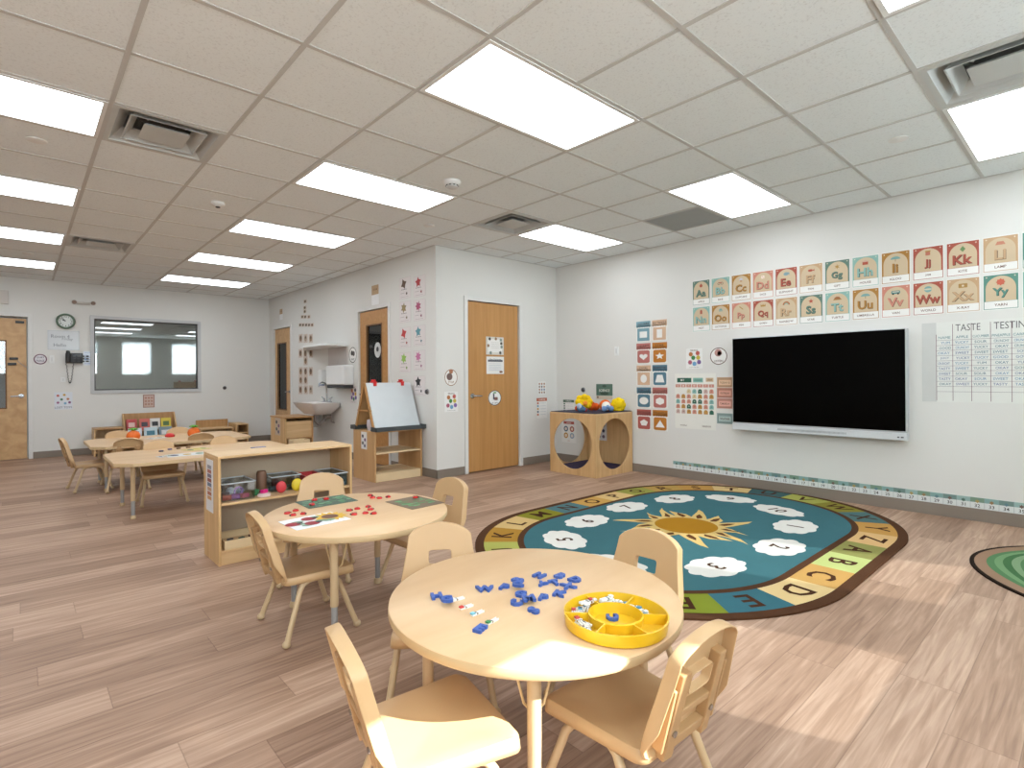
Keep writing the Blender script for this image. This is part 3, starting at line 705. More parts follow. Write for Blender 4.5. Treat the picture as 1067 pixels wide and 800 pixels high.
for cI in range(len(xs) - 1):
    xc = L0 + (xs[cI] + xs[cI + 1]) / 2; mw = (xs[cI + 1] - xs[cI]) * .86
    p.text(hd[cI], xc, h / 2 - .128, .02, (70, 130, 140), 3, bold=0, maxw=mw)
    for k in range(9): p.text(random.choice(wds), xc + random.uniform(-.006, .006), h / 2 - rows[k] - .022, .020, random.choice([(80, 130, 170), (60, 110, 130), (80, 100, 150)]), 3, bold=0, maxw=mw * .85)
o = p.build('chart_paper', M=wallM('R', u0 - w / 2, z)); tag(o, 'large handwritten TASTE TESTING chart on white paper right of the screen', 'chart')

# number line strip
pitch = .0856; n_ = 52; w = pitch * n_; h = .088; p = Print(w, h, (222, 226, 224))
for k in range(n_):
    a = -w / 2 + pitch * (k + .5)
    p.rect(a - pitch / 2, .004, a + pitch / 2, h / 2 - .002, [(132, 168, 164), (112, 140, 134), (150, 180, 176), (120, 150, 128)][k % 4], 1)
    p.poly(star(a, .012, .016, 6, .6), [(80, 110, 96), (150, 120, 80), (110, 90, 80), (170, 150, 90), (96, 130, 140)][(k * 3) % 5], 2)
    p.rect(a + pitch / 2 - .001, -h / 2, a + pitch / 2 + .001, h / 2, (150, 160, 158), 2)
    p.text(str(k + 1), a, -.022, .026, (50, 46, 44), 2)
o = p.build('number_line', M=wallM('R', 3.395 - w / 2, .147)); tag(o, 'long number line strip running along the right wall just above the baseboard', 'number strip')

# switch plates, hooks etc.
def plate(wallk, box, label, name='light_switch', toggles=1):
    w, h, u, z = wrect(wallk, *box); r = empty(name); r.matrix_world = wallM(wallk, u, z); tag(r, label, name.replace('_', ' '))
    m = MB(); m.box(-w / 2, w / 2, -h / 2, h / 2, 0, .006); m.build('cover_plate', WHITE, r, bevel=.002)
    for k in range(toggles):
        m = MB(); a = (k - (toggles - 1) / 2) * w * .4; m.box(a - w * .14, a + w * .14, -h * .25, h * .25, .006, .012); m.build('rocker', col((216, 216, 214), .4), r, bevel=.001)
plate('R', (640.5, 361, 645, 370.5), 'white switch plate high on the right wall above the play cube')
plate('B', (51.5, 370, 56.5, 378.5), 'white switch plate between oval sign and phone')
plate('B', (63, 393, 68.5, 398), 'small white outlet plate under the black phone', 'wall_outlet')
def knob(wallk, px, py, label):
    w, h, u, z = wrect(wallk, px - 1, py - 1, px + 1, py + 1); r = empty('door_stop'); r.matrix_world = wallM(wallk, u, z); tag(r, label, 'door stop', 'round wall bumpers')
    m = MB(); m.lathe([(.034, 0), (.034, .006), (.028, .012)], 24); m.build('base', STEEL, r)
    m = MB(); m.lathe([(.026, .012), (.026, .02), (.018, .028), (1e-5, .03)], 24); m.build('bumper', DARK, r)
knob('R', 608, 406, 'small dark round wall bumper above the play cube')
knob('I', 445.5, 408, 'small dark round wall bumper right of the easel')
knob('B', 234, 404, 'small dark round wall bumper right of the interior window')

# things on the middle wall and its door
round_sign('M', (463, 384.5, 476.5, 402), 'round sign with a brown hand left of the oak door', rim=(150, 110, 80), word='STOP', blobs=((-.12, .05, .45, (120, 96, 90)), (0, .36, .3, (176, 120, 90))))
dots_poster('M', (463, 408, 477, 429), 'white poster of coloured dots left of the oak door, below the round sign')
def sheet(wallk, box, label, draw, base=(234, 232, 228), name='poster', cat='poster', off=0, grp=None):
    w, h, u, z = wrect(wallk, *box); p = Print(w, h, base); draw(p, w, h)
    Mx = wallM(wallk, u, z, .001 + off); o = p.build(name, M=Mx); tag(o, label, cat, grp); return o
def dr1(p, w, h):
    p.frame(w * .1, (214, 210, 200), 1)
    for a, b in ((-.3, .38), (.05, .4), (.34, .34), (-.38, 0), (.38, -.05), (.36, .15), (-.25, -.4), (.3, -.38)): p.poly(star(a * w, b * h, w * .09, 6, .6), random.choice([(70, 66, 60), (150, 120, 90), (120, 140, 130)]), 2)
    for k in range(4): p.rect(-w * .22, h * (.18 - .1 * k), w * .22, h * (.19 - .1 * k), (160, 156, 150), 2)
# the leaf face stands 8 mm behind the wall plane
sheet('M', (506.8, 351, 525, 369.5), 'square white notice on the oak door, the upper of two', dr1, off=-.008)
def dr2(p, w, h):
    p.rect(-w * .42, h * .2, w * .42, h * .32, (96, 98, 104), 1); p.text('Our Classroom', 0, h * .34, h * .1, (70, 70, 76), 3, maxw=w * .8)
    for k in range(5): p.rect(-w * .36, h * (.08 - .09 * k), w * .34, h * (.1 - .09 * k), (178, 186, 200), 2)
    p.poly(ell(w * .32, -h * .38, w * .1, h * .06), (130, 90, 60), 2)
sheet('M', (507.2, 371.5, 525.4, 389.5), 'square white notice on the oak door, the lower of two', dr2, off=-.008)
w, h, u, z = wrect('M', 509, 406.5, 522.5, 422.5); p = Print(w, h, (238, 238, 236), outline=ell(0, 0, w / 2, h / 2, 40)); p.ring(0, 0, w / 2, .01, (70, 72, 70), 1, h / 2)
p.poly([(-.03, -.02), (-.01, -.02), (-.005, .05), (-.03, .06)], (60, 66, 90), 2); p.poly(rrect(-.01, -.03, .05, .01, .01), (130, 90, 80), 2); p.text('EXIT QUIETLY', 0, -h * .34, .02, (60, 60, 60), 2, maxw=w * .5); p.poly(ell(.0, h * .34, .03, .012), (130, 170, 130), 2)
o = p.build('round_sign', M=wallM('M', u, z, -.007)); tag(o, 'round white sign with a boot drawing on the oak door', 'sign')
def dr3(p, w, h):
    for a in range(3):
        for b in range(4): p.circ((a - 1) * w * .3, h * (.33 - .22 * b), w * .09, random.choice([(96, 120, 150), (140, 110, 90), (90, 90, 90), (170, 120, 90)]), 2); p.rect((a - 1) * w * .3 - w * .1, h * (.24 - .22 * b), (a - 1) * w * .3 + w * .1, h * (.25 - .22 * b), (130, 130, 130), 2)
sheet('M', (560.3, 397.5, 568.5, 411), 'small white sheet of twelve icons right of the oak door', dr3)
def dr4(head, side):
    def f(p, w, h):
        p.rect(-w / 2, h * .34, w / 2, h / 2, head, 1); p.text('SCHEDULE', 0, h * .42, h * .07, (240, 236, 226), 3, maxw=w * .8)
        for k in range(5): p.rect(-w * .46, h * (.2 - .14 * k), -w * .3, h * (.29 - .14 * k), side[k % len(side)], 2); p.rect(-w * .2, h * (.24 - .14 * k), w * .4, h * (.25 - .14 * k), (150, 160, 176), 2)
    return f
sheet('M', (559, 414.5, 569.8, 435.5), 'schedule sheet with red heading right of the oak door, under the icon sheet', dr4((180, 92, 60), [(180, 92, 60), (110, 150, 170), (200, 150, 70), (70, 90, 110)]))
sheet('R', (587, 416.5, 598.5, 433), 'small sheet with grey green heading in the far corner beside the cube', dr4((90, 112, 96), [(90, 112, 96), (120, 120, 120)]))
def dr5(p, w, h):
    p.rect(-w * .5, -h * .26, w * .5, h * .5, (88, 118, 104), 1); p.text('SCIENCE', 0, h * .08, h * .16, (232, 230, 220), 3, maxw=w * .8)
    p.poly(ell(0, h * .36, w * .12, h * .08), (60, 84, 70), 2); p.poly(ell(0, -h * .12, w * .26, h * .10), (56, 80, 66), 2); p.rect(-w * .5, -h * .5, w * .5, -h * .27, (206, 190, 170), 1); p.rect(-w * .45, -h * .42, -w * .36, -h * .3, (110, 80, 60), 2)
sheet('R', (621.5, 400, 638.5, 416), 'green sign with white lettering above the play cube', dr5, name='sign', cat='sign')
def dr6(p, w, h):
    p.rect(-w * .36, h * .34, w * .36, h * .46, (176, 84, 72), 1); p.text('WASH', 0, h * .4, h * .07, (240, 230, 220), 3, maxw=w * .6)
    for a, b, c in ((-.2, .12, (90, 110, 130)), (.22, .12, (170, 90, 80)), (-.2, -.18, (190, 140, 70)), (.22, -.18, (150, 170, 190))): p.circ(a * w, b * h, w * .15, c, 2); p.circ(a * w, b * h, w * .08, (230, 214, 196), 3)
    p.text('please', 0, -h * .42, h * .05, (190, 110, 90), 2)
sheet('R', (585.5, 438, 600.5, 461), 'white poster with four round pictures seen through the cube opening', dr6)

# things on the inner wall
PC = [(96, 72, 56), (176, 60, 60), (150, 130, 90), (170, 80, 110), (190, 60, 60), (96, 150, 160), (150, 190, 90), (200, 120, 160), (190, 150, 100), (40, 40, 42)]
nm = ['brown', 'grey', 'pink', 'rose', 'red', 'blue', 'lime', 'pale pink', 'orange', 'black']
ylist = [(287, 309), (312, 334), (339, 360), (365, 386), (391.5, 412)]
for rr in range(5):
    for cc_ in range(2):
        k = rr * 2 + cc_
        if k == 8: continue
        box = ((416.3, ylist[rr][0] + 2, 428.2, ylist[rr][1] + 2), (431.2, ylist[rr][0], 443.5, ylist[rr][1]))[cc_]
        C_ = PC[k]
        def f(p, w, h, C_=C_, k=k):
            p.frame(.004, (206, 200, 198), 1)
            p.poly(star(-w * .1, h * .2, w * .26, 4 + k % 4, .55, .4), C_, 2)
            for q in range(4): p.rect(-w * .3 + q * w * .12, -h * .08, -w * .23 + q * w * .12, -h * .04, (120, 110, 110), 2)
            p.poly(star(w * .15, -h * .27, w * .09, 5, .5), tuple(int(v * .8) for v in C_), 2); p.rect(-w * .38, -h * .24, -w * .05, -h * .225, (150, 140, 140), 2); p.rect(-w * .38, -h * .42, w * .3, -h * .41, (150, 140, 140), 2)
        sheet('I', box, 'white step sheet with a %s figure, %s column, %s row, beside oak door' % (nm[k], ('left', 'right')[cc_], ('top', 'second', 'third', 'fourth', 'bottom')[rr]), f, (226, 218, 216), 'step_sheet', 'poster', grp='step sheets beside the glazed door')
def dr7(p, w, h):
    p.rect(-w / 2, h * .02, w / 2, h / 2, (190, 160, 124), 1); p.text('ROOM', 0, h * .28, h * .1, (120, 84, 60), 3, maxw=w * .7); p.rect(-w / 2, -h / 2, w / 2, 0, (240, 240, 240), 1)
sheet('I', (387.5, 297, 394.8, 317.5), 'narrow tan and white sign above the glazed oak door', dr7, name='sign', cat='sign')
sheet('I', (291.6, 322, 294.6, 333), 'tiny tan sign above the far maple door', dr7, name='sign', cat='sign')
round_sign('I', (363.9, 361.5, 371.8, 378), 'oval sign with a black rim left of the glazed oak door', rim=(50, 46, 44), word='WAIT', blobs=((-.1, .12, .3, (60, 56, 54)), (.12, .08, .3, (90, 80, 76))))
dots_poster('I', (365, 402, 372.5, 420), 'small poster with purple and orange spots above the easel tray, left of the door', base=(222, 214, 212), cols=[(190, 120, 60), (60, 60, 60), (120, 80, 150), (200, 160, 60), (110, 80, 150), (60, 120, 90), (110, 90, 150)])
m_o = round_sign('I', (389, 356.5, 395.5, 372.5), 'round white letter sign on the dark pane of the oak door', rim=(230, 230, 228), fill=(214, 214, 212), word='CLASS', blobs=((0, .05, .4, (60, 60, 60)),), rec=(.02, 0, 0))
# hand-print tree and little picture cards beside the sink
def cardlet(px, py, pw, ph, C_, label, kind=0):
    def f(p, w, h):
        p.poly(ell(0, 0, w * .32, h * .36, 14), C_, 1)
        if kind: p.poly(ell(0, h * .1, w * .16, h * .14, 10), (90, 76, 60), 2)
    return sheet('I', (px - pw / 2, py - ph / 2, px + pw / 2, py + ph / 2), label, f, (206, 190, 176), 'picture_card', 'picture card', grp='little picture cards on the inner wall')
tree = [(318, 313.5, 1), (317.8, 321, 2), (317.6, 325, 3)]
row_n = ['top', 'second', 'third', 'fourth', 'fifth', 'sixth', 'seventh', 'eighth']
for rr, (y, xs_) in enumerate(((314, (318.1,)), (320.5, (317.8,)), (324.5, (317.8,)), (330, (315.2, 318.2, 322)), (338.5, (313, 316, 319.2, 322.2, 325.4)), (352.5, (313.5, 318.6, 324)), (368, (313.3, 318.3, 324)), (376, (318.6,)), (387, (313.6, 318.6, 324)), (396, (313.6, 318.6)), (406, (313.3, 318.8, 324)))):
    for q, x in enumerate(xs_):
        small = rr < 5
        C_ = random.choice([(110, 100, 70), (140, 110, 80), (90, 84, 66)]) if small else random.choice([(150, 120, 90), (170, 150, 130), (130, 100, 76)])
        if small: place_ = 'of the tree-shaped group'
        else: place_ = 'of the group by the sink'
        rn = ('top', 'second', 'third', 'fourth', 'bottom', 'top', 'second', 'third', 'fourth', 'fifth', 'lowest')[rr]
        cn = '' if len(xs_) == 1 else ((', leftmost', ', second from left', ', middle', ', fourth from left', ', rightmost')[q] if len(xs_) == 5 else (', left', ', middle', ', right')[q if len(xs_) == 3 else q * 2])
        cardlet(x, y, 3.0 if small else 4.0, 3.6 if small else 9, C_, '%s picture card, %s row %s%s' % ('dark' if small else 'tan', rn, place_, cn), 1)

# sink corner ------------------------------------------------------
PORC = col((222, 216, 212), .2)
snk = empty('wall_sink', (XI, 8.12, .82)); tag(snk, 'white wall-hung sink with a gooseneck tap on the inner wall', 'sink')
m = MB()
out = rrect(-.46, -.42, 0, .42, .10, 6); inn = rrect(-.41, -.35, -.11, .35, .10, 6)
n = len(out); V = [(x, y, 0) for x, y in out] + [(x, y, 0) for x, y in inn] + [(-.28 + (x + .28) * .6, y * .6, -.13) for x, y in inn] + [(x * .92, y * .95, -.07) for x, y in out] + [(-.22 + (x + .25) * .55, y * .6, -.18) for x, y in out]
F_ = []
for k in range(n):
    j = (k + 1) % n
    F_ += [(k, j, n + j, n + k), (n + k, n + j, 2 * n + j, 2 * n + k), (k, 3 * n + k, 3 * n + j, j), (3 * n + k, 4 * n + k, 4 * n + j, 3 * n + j)]
F_ += [tuple(range(2 * n, 3 * n)), tuple(reversed(range(4 * n, 5 * n)))]
m.add(V, F_, 0, True); m.build('basin', PORC, snk)
m = MB(); m.tube([(-.06, 0, 0), (-.06, 0, .24), (-.08, 0, .29), (-.13, 0, .31), (-.18, 0, .29), (-.19, 0, .24)], .012, 10)
for s_ in (-1, 1): m.tube([(-.06, s_ * .10, 0), (-.06, s_ * .10, .05)], .014, 10); m.tube([(-.06, s_ * .10, .05), (-.06, s_ * .19, .075)], .009, 8)
m.box(-.09, -.03, -.12, .12, 0, .012); m.build('tap', CHROME, snk)
m = MB(); m.tube([(-.25, 0, -.17), (-.25, 0, -.28), (-.20, 0, -.34), (-.13, 0, -.30), (-.08, 0, -.24), (0, 0, -.24)], .022, 10); m.tube([(-.05, .13, -.12), (-.05, .14, -.30), (0, .14, -.32)], .012, 8); m.tube([(-.05, -.13, -.12), (-.05, -.14, -.30), (0, -.14, -.32)], .012, 8)
m.build('drain_pipe', col((176, 170, 168), .3, .6), snk)
m = MB(); m.box(-.12, -.001, .40, .52, -.42, -.16); m.build('water_heater', WHITE, snk, bevel=.01)
sh = empty('wall_shelf', (XI, 8.2, 1.66)); tag(sh, 'thin white shelf board above the towel dispenser', 'shelf')
m = MB(); m.prism([(0, -.72), (-.34, -.72), (-.40, -.60), (-.40, .0), (-.05, .85), (0, .85)], 0, .03); m.build('board', WHITE, sh, bevel=.004)
m = MB(); m.box(-.02, 0, -.70, -.05, -.28, 0); m.build('back_panel', col((206, 198, 194), .5), sh)
r = empty('towel_dispenser', (XI, 7.62, 1.09)); tag(r, 'white paper towel dispenser on the wall above the sink', 'towel dispenser')
m = MB(); m.box(-.16, 0, -.31, .31, -.0, .29); m.build('cover', WHITE, r, bevel=.02)
m = MB(); m.box(-.15, 0, -.29, .29, -.05, -.001); m.build('base', DARK, r, bevel=.01)
r = empty('soap_dispenser', (XI, 8.3, 1.10)); tag(r, 'white soap dispenser left of the towel dispenser', 'soap dispenser')
m = MB(); m.box(-.10, 0, -.065, .065, 0, .22); m.build('cover', WHITE, r, bevel=.015)
m = MB(); m.box(-.09, -.03, -.04, .04, -.03, -.001); m.build('push_bar', col((150, 160, 180), .4), r, bevel=.008)

# back wall things -------------------------------------------------
w, h, u, z = wrect('B', 58.4, 327, 78.2, 342.5)
r = empty('wall_clock'); r.matrix_world = wallM('B', u, z); tag(r, 'round wall clock with green rim above the dry-erase sheet', 'clock')
R_ = w / 2 * .94
m = MB(); m.lathe([(R_, 0), (R_ + .012, .01), (R_ + .012, .03), (R_, .04), (R_ - .018, .036), (R_ - .02, .015)], 40); m.build('rim', col((96, 116, 96), .5), r)
p = Print(R_ * 1.8, R_ * 1.8, (226, 230, 226), outline=ell(0, 0, R_ - .015, R_ - .015, 40), thick=.02)
for k in range(12):
    a = PI / 2 - 2 * PI * (k + 1) / 12; p.text(str(k + 1), .66 * R_ * math.cos(a), .66 * R_ * math.sin(a), .026, (60, 64, 60), 2)
p.build('dial', r)
m = MB()
for a, L_, t in ((2.62, .05, .012), (2.30, .075, .008)):
    m.obox(Matrix.Translation((math.cos(a) * L_ / 2, math.sin(a) * L_ / 2, .024)) @ Matrix.Rotation(a, 4, 'Z'), L_, t, .002)
m.build('hands', BLACK, r)
def dr8(p, w, h):
    p.frame(.008, (190, 196, 200), 1)
    for a, b, wd in ((-.1, .2, 'Room 4'), (.12, .05, 'Friday'), (-.12, -.25, 'Hello')): p.text(wd, a * w, b * h, .05, (120, 124, 130), 2, bold=0)
w, h, u, z = wrect('B', 49.6, 344.5, 82.6, 364.5); p = Print(w, h, (214, 216, 218), rough=.12); dr8(p, w, h)
o = p.build('whiteboard', M=wallM('B', u, z)); tag(o, 'glossy white dry-erase sheet under the clock', 'whiteboard')
w, h, u, z = wrect('B', 35, 368.8, 49, 379.6); p = Print(w, h, (226, 222, 226), outline=ell(0, 0, w / 2, h / 2, 30)); p.ring(0, 0, w / 2, .014, (110, 60, 84), 1, h / 2)
p.text('QUIET', 0, h * .16, .03, (70, 60, 80), 2, maxw=w * .6); p.text('PLEASE', 0, -h * .14, .03, (70, 60, 80), 2, maxw=w * .6)
o = p.build('oval_sign', M=wallM('B', u, z)); tag(o, 'oval white sign with purple rim beside the left door', 'sign')
w, h, u, z = wrect('B', 68, 365.5, 86, 379)
r = empty('wall_phone'); r.matrix_world = wallM('B', u, z); tag(r, 'black wall telephone with hanging cord', 'telephone')
m = MB(); m.box(-w * .5, w * .5, -h * .45, h * .32, 0, .06); m.build('body', BLACK, r, bevel=.01)
m = MB(); m.box(-w * .48, -w * .24, -h * .42, h * .5, .06, .11); m.build('handset', BLACK, r, bevel=.015)
m = MB(); m.box(-w * .1, w * .42, h * .02, h * .25, .06, .066); m.build('display', col((40, 44, 48), .2), r)
m = MB()
for a in range(4):
    for b in range(3): m.box(-w * .08 + a * .055, -w * .08 + a * .055 + .035, -h * .36 + b * .04, -h * .36 + b * .04 + .022, .06, .067)
m.build('keypad', DARK, r)
m = MB(); pts = []
for k in range(70):
    t = k / 69; y_ = -h * .42 - .32 * math.sin(PI * t) ; x_ = -w * .46 + .09 * t
    pts.append((x_ + .008 * math.cos(k * 1.6), y_, .04 + .008 * math.sin(k * 1.6)))
m.tube(pts, .004, 6); m.build('cord', BLACK, r)
def dr9(p, w, h):
    for k in range(6): p.rect(-w * .4, h * (.36 - .15 * k), w * .36, h * (.39 - .15 * k), (140, 160, 200), 2)
    p.rect(-w * .4, -h * .12, w * .1, h * .0, (150, 180, 220), 1)
w, h, u, z = wrect('B', 87, 366, 96, 380.5); p = Print(w, h, (214, 220, 230), rough=.15); dr9(p, w, h); o = p.build('notice', M=wallM('B', u, z)); tag(o, 'laminated notice right of the black phone', 'notice')
w, h, u, z = wrect('B', 56.5, 408.5, 75.5, 426.5); p = Print(w, h, (226, 230, 236), rough=.12)
for a, b, c in ((-.3, .3, (190, 90, 80)), (.05, .34, (200, 160, 80)), (-.1, .08, (60, 110, 80)), (.25, .1, (190, 120, 70)), (-.3, -.1, (150, 90, 130)), (.1, -.15, (120, 170, 200)), (.34, -.1, (130, 80, 120))): p.poly(star(a * w, b * h, w * .09, 8, .8), c, 2)
p.text('LOST TOYS', 0, -h * .38, .03, (120, 120, 130), 2)
o = p.build('poster', M=wallM('B', u, z)); tag(o, 'glossy laminated poster of coloured spots low on the back wall under the phone', 'poster')
def dr10(p, w, h):
    p.frame(.012, (150, 110, 96), 1)
    for a in range(3):
        for b in range(3): p.circ((a - 1) * w * .26, (b - 1) * h * .24, w * .09, (170, 124, 110), 2)
sheet('B', (149, 411, 161, 424.5), 'small tan poster centred under the interior window', dr10, (200, 172, 158))
r = empty('emergency_light', ony(87, 316, YB)); r.location.y = YB; tag(r, 'twin-head emergency light high on the back wall', 'emergency light')
m = MB(); m.box(-.09, .09, -.05, 0, -.02, .02); m.build('housing', col((206, 200, 192), .5), r, bevel=.012)
for s_ in (-1, 1):
    m = MB(); m.lathe([(.015, -.02), (.032, .02), (.028, .024), (1e-5, .02)], 20, 0, Matrix.Translation((s_ * .12, -.05, .012)) @ Matrix.Rotation(PI / 2 + .4, 4, 'X')); m.build('lamp_head', col((150, 130, 118), .4), r)
r = empty('wall_box', ony(-6.5, 309, YB)); r.location.y = YB; tag(r, 'pale flat wall box cut by the left edge above the door', 'wall box')
m = MB(); m.box(-.16, .16, -.05, 0, -.10, .10); m.build('housing', col((206, 198, 190), .5), r, bevel=.004)

# ================================================================== RUGS
RCX, RCY, RA, RR = 3.92, 2.165, .59, 1.235
def rugpt(s, off):
    """clockwise round the oval; s is measured on the centre line of the letter band"""
    rc = RR - .18; per = 4 * RA + 2 * PI * rc; s %= per; r = RR - off
    if s < 2 * RA: return RCX + RA - s, RCY - r
    s -= 2 * RA
    if s < PI * rc: a = s / rc; return RCX - RA - r * math.sin(a), RCY - r * math.cos(a)
    s -= PI * rc
    if s < 2 * RA: return RCX - RA + s, RCY + r
    s -= 2 * RA; a = s / rc; return RCX + RA + r * math.sin(a), RCY + r * math.cos(a)
PER = 4 * RA + 2 * PI * (RR - .18)
class Rug:
    def __init__(s): s.mb = FB(); s.mats = []; s.ix = {}
    def mi(s, c):
        if c not in s.ix: s.ix[c] = len(s.mats); s.mats.append(col(c, .95, 0, .08, .6))
        return s.ix[c]
    def poly(s, pts, c, z): s.mb.poly([(x, y, z) for x, y in ccw(pts)], s.mi(c))
    def text(s, t, x, y, h, rot, c, z, bold=.02, sx=1):
        vs, fs, W = text_geo(t, bold); ca, sa = math.cos(rot), math.sin(rot)
        s.mb.add([(x + a * h * sx * ca - b * h * sa, y + a * h * sx * sa + b * h * ca, z) for a, b in vs], fs, s.mi(c))
rg = Rug(); NSEG = 160
BRN = (80, 52, 34); TEAL = (62, 104, 110)
outer = [rugpt(PER * k / NSEG, 0) for k in range(NSEG)]
rg.mb.prism(ccw(outer), 0, .010, rg.mi(BRN))
CELLC = [(138, 136, 78), (178, 186, 118), (188, 146, 84), (212, 184, 132), (58, 104, 114), (124, 134, 44), (196, 152, 92), (62, 104, 108), (210, 182, 130), (168, 168, 88),
         (166, 124, 50), (200, 168, 112), (128, 124, 40), (78, 112, 116), (190, 148, 78), (206, 174, 118), (146, 146, 70), (176, 142, 76), (182, 138, 72), (206, 176, 122), (62, 90, 92), (160, 160, 80),
         (134, 126, 50), (78, 108, 108), (186, 140, 74), (204, 166, 114)]
CW = PER / 26; S0 = .33
for k in range(26):
    a, b = S0 + (k - .5) * CW, S0 + (k + .5) * CW
    n = 8; o_ = [rugpt(a + (b - a) * q / n, .062) for q in range(n + 1)]; i_ = [rugpt(b - (b - a) * q / n, .30) for q in range(n + 1)]
    rg.poly(o_ + i_, CELLC[k], .0106)
    x, y = rugpt(S0 + k * CW, .18); xo, yo = rugpt(S0 + k * CW, .05); ang = math.atan2(yo - y, xo - x)
    rg.text('ABCDEFGHIJKLMNOPQRSTUVWXYZ'[k], x, y, .15, ang - PI / 2, (70, 42, 26), .0112)
rg.poly([rugpt(PER * k / NSEG, .30) for k in range(NSEG)], BRN, .0109)
rg.poly([rugpt(PER * k / NSEG, .345) for k in range(NSEG)], TEAL, .0114)
SX, SY = 3.89, 2.20
for k in range(14):
    a = 2 * PI * k / 14 + .15; L_ = .56 if k % 2 == 0 else .45; wdt = .095; sw = .10 * (1 if k % 4 < 2 else -1)
    def pt(r_, o): return (SX + r_ * math.cos(a) - o * math.sin(a), SY + r_ * math.sin(a) + o * math.cos(a))
    rg.poly([pt(.18, -wdt * .5), pt(.27, -wdt * .75 ), pt(.36, -wdt * .45 + sw * .1), pt(.45 * L_ / .5, -.015 + sw * .6), pt(L_, sw), pt(.41 * L_ / .5, .03 + sw * .5), pt(.33, wdt * .5 + sw * .2), pt(.27, wdt * .6), pt(.18, wdt * .5)], (206, 176, 112), .0118 + .00003 * k)
    rg.poly([pt(.25, 0), pt(.29, -.026), pt(.34, -.02 + sw * .12), pt(.40, sw * .35), pt(.34, .016 + sw * .25), pt(.29, .024)], (92, 56, 30), .0126)
rg.poly(ell(SX, SY, .255, .255, 48), (206, 176, 112), .0123)
rg.poly(ell(SX, SY, .235, .235, 48), (164, 116, 30), .0128)
CL = [(4.47, 1.61), (3.86, 1.49), (3.18, 1.60), (2.76, 2.06), (2.92, 2.60), (3.43, 2.81), (4.06, 2.87), (4.66, 2.75), (5.04, 2.39), (4.90, 1.90)]
for k, (x, y) in enumerate(CL):
    dx, dy = x - RCX, y - RCY
    ang = math.atan2(dy, dx * .75)                       # the numeral's up direction
    if abs(dx) < .95: ang = math.copysign(PI / 2, dy) + (-.18 * dx * (1 if dy > 0 else -1))
    ca, sa = math.cos(ang - PI / 2), math.sin(ang - PI / 2); pts = []
    lob = 9; R1 = random.Random(k); ph = R1.random() * 2
    for q in range(lob * 8):
        t = 2 * PI * q / (lob * 8); f = 1 + .13 * abs(math.sin(lob * t / 2 + ph))
        u, v = .205 * math.cos(t) * f, .135 * math.sin(t) * f; pts.append((x + u * ca - v * sa, y + u * sa + v * ca))
    rg.poly(pts, (218, 214, 206), .0122 if k != 3 else .0121)
    rg.text(str(k + 1), x, y, .12, ang - PI / 2, (70, 44, 28), .0130)
o = rg.mb.build('classroom_rug', rg.mats); tag(o, 'oval teal rug with sun, numbered clouds and a border of alphabet squares', 'rug')

gx, gy, gr = 4.57, -.24, .826
rg = Rug()
def wob(r_, n=90, amp=.006, ph=0): return [(gx + (r_ + amp * math.sin(5 * t + ph) * 1.0) * math.cos(t), gy + (r_ + amp * math.sin(5 * t + ph)) * math.sin(t)) for t in [2 * PI * k / n for k in range(n)]]
rg.mb.prism(ccw(wob(gr)), 0, .008, rg.mi((38, 28, 22)))
rg.poly(wob(gr - .022), (150, 120, 98), .0086)
for k in range(22):
    r_ = gr - .085 - k * .034
    if r_ < .02: break
    rg.poly(wob(r_, 90, .012, k * .5), [(86, 124, 84), (112, 146, 104), (70, 108, 70), (126, 152, 116)][k % 4], .0090 + .0003 * k)
o = rg.mb.build('tree_ring_rug', rg.mats); tag(o, 'round green tree-ring rug cut by the right edge of the photo', 'rug')

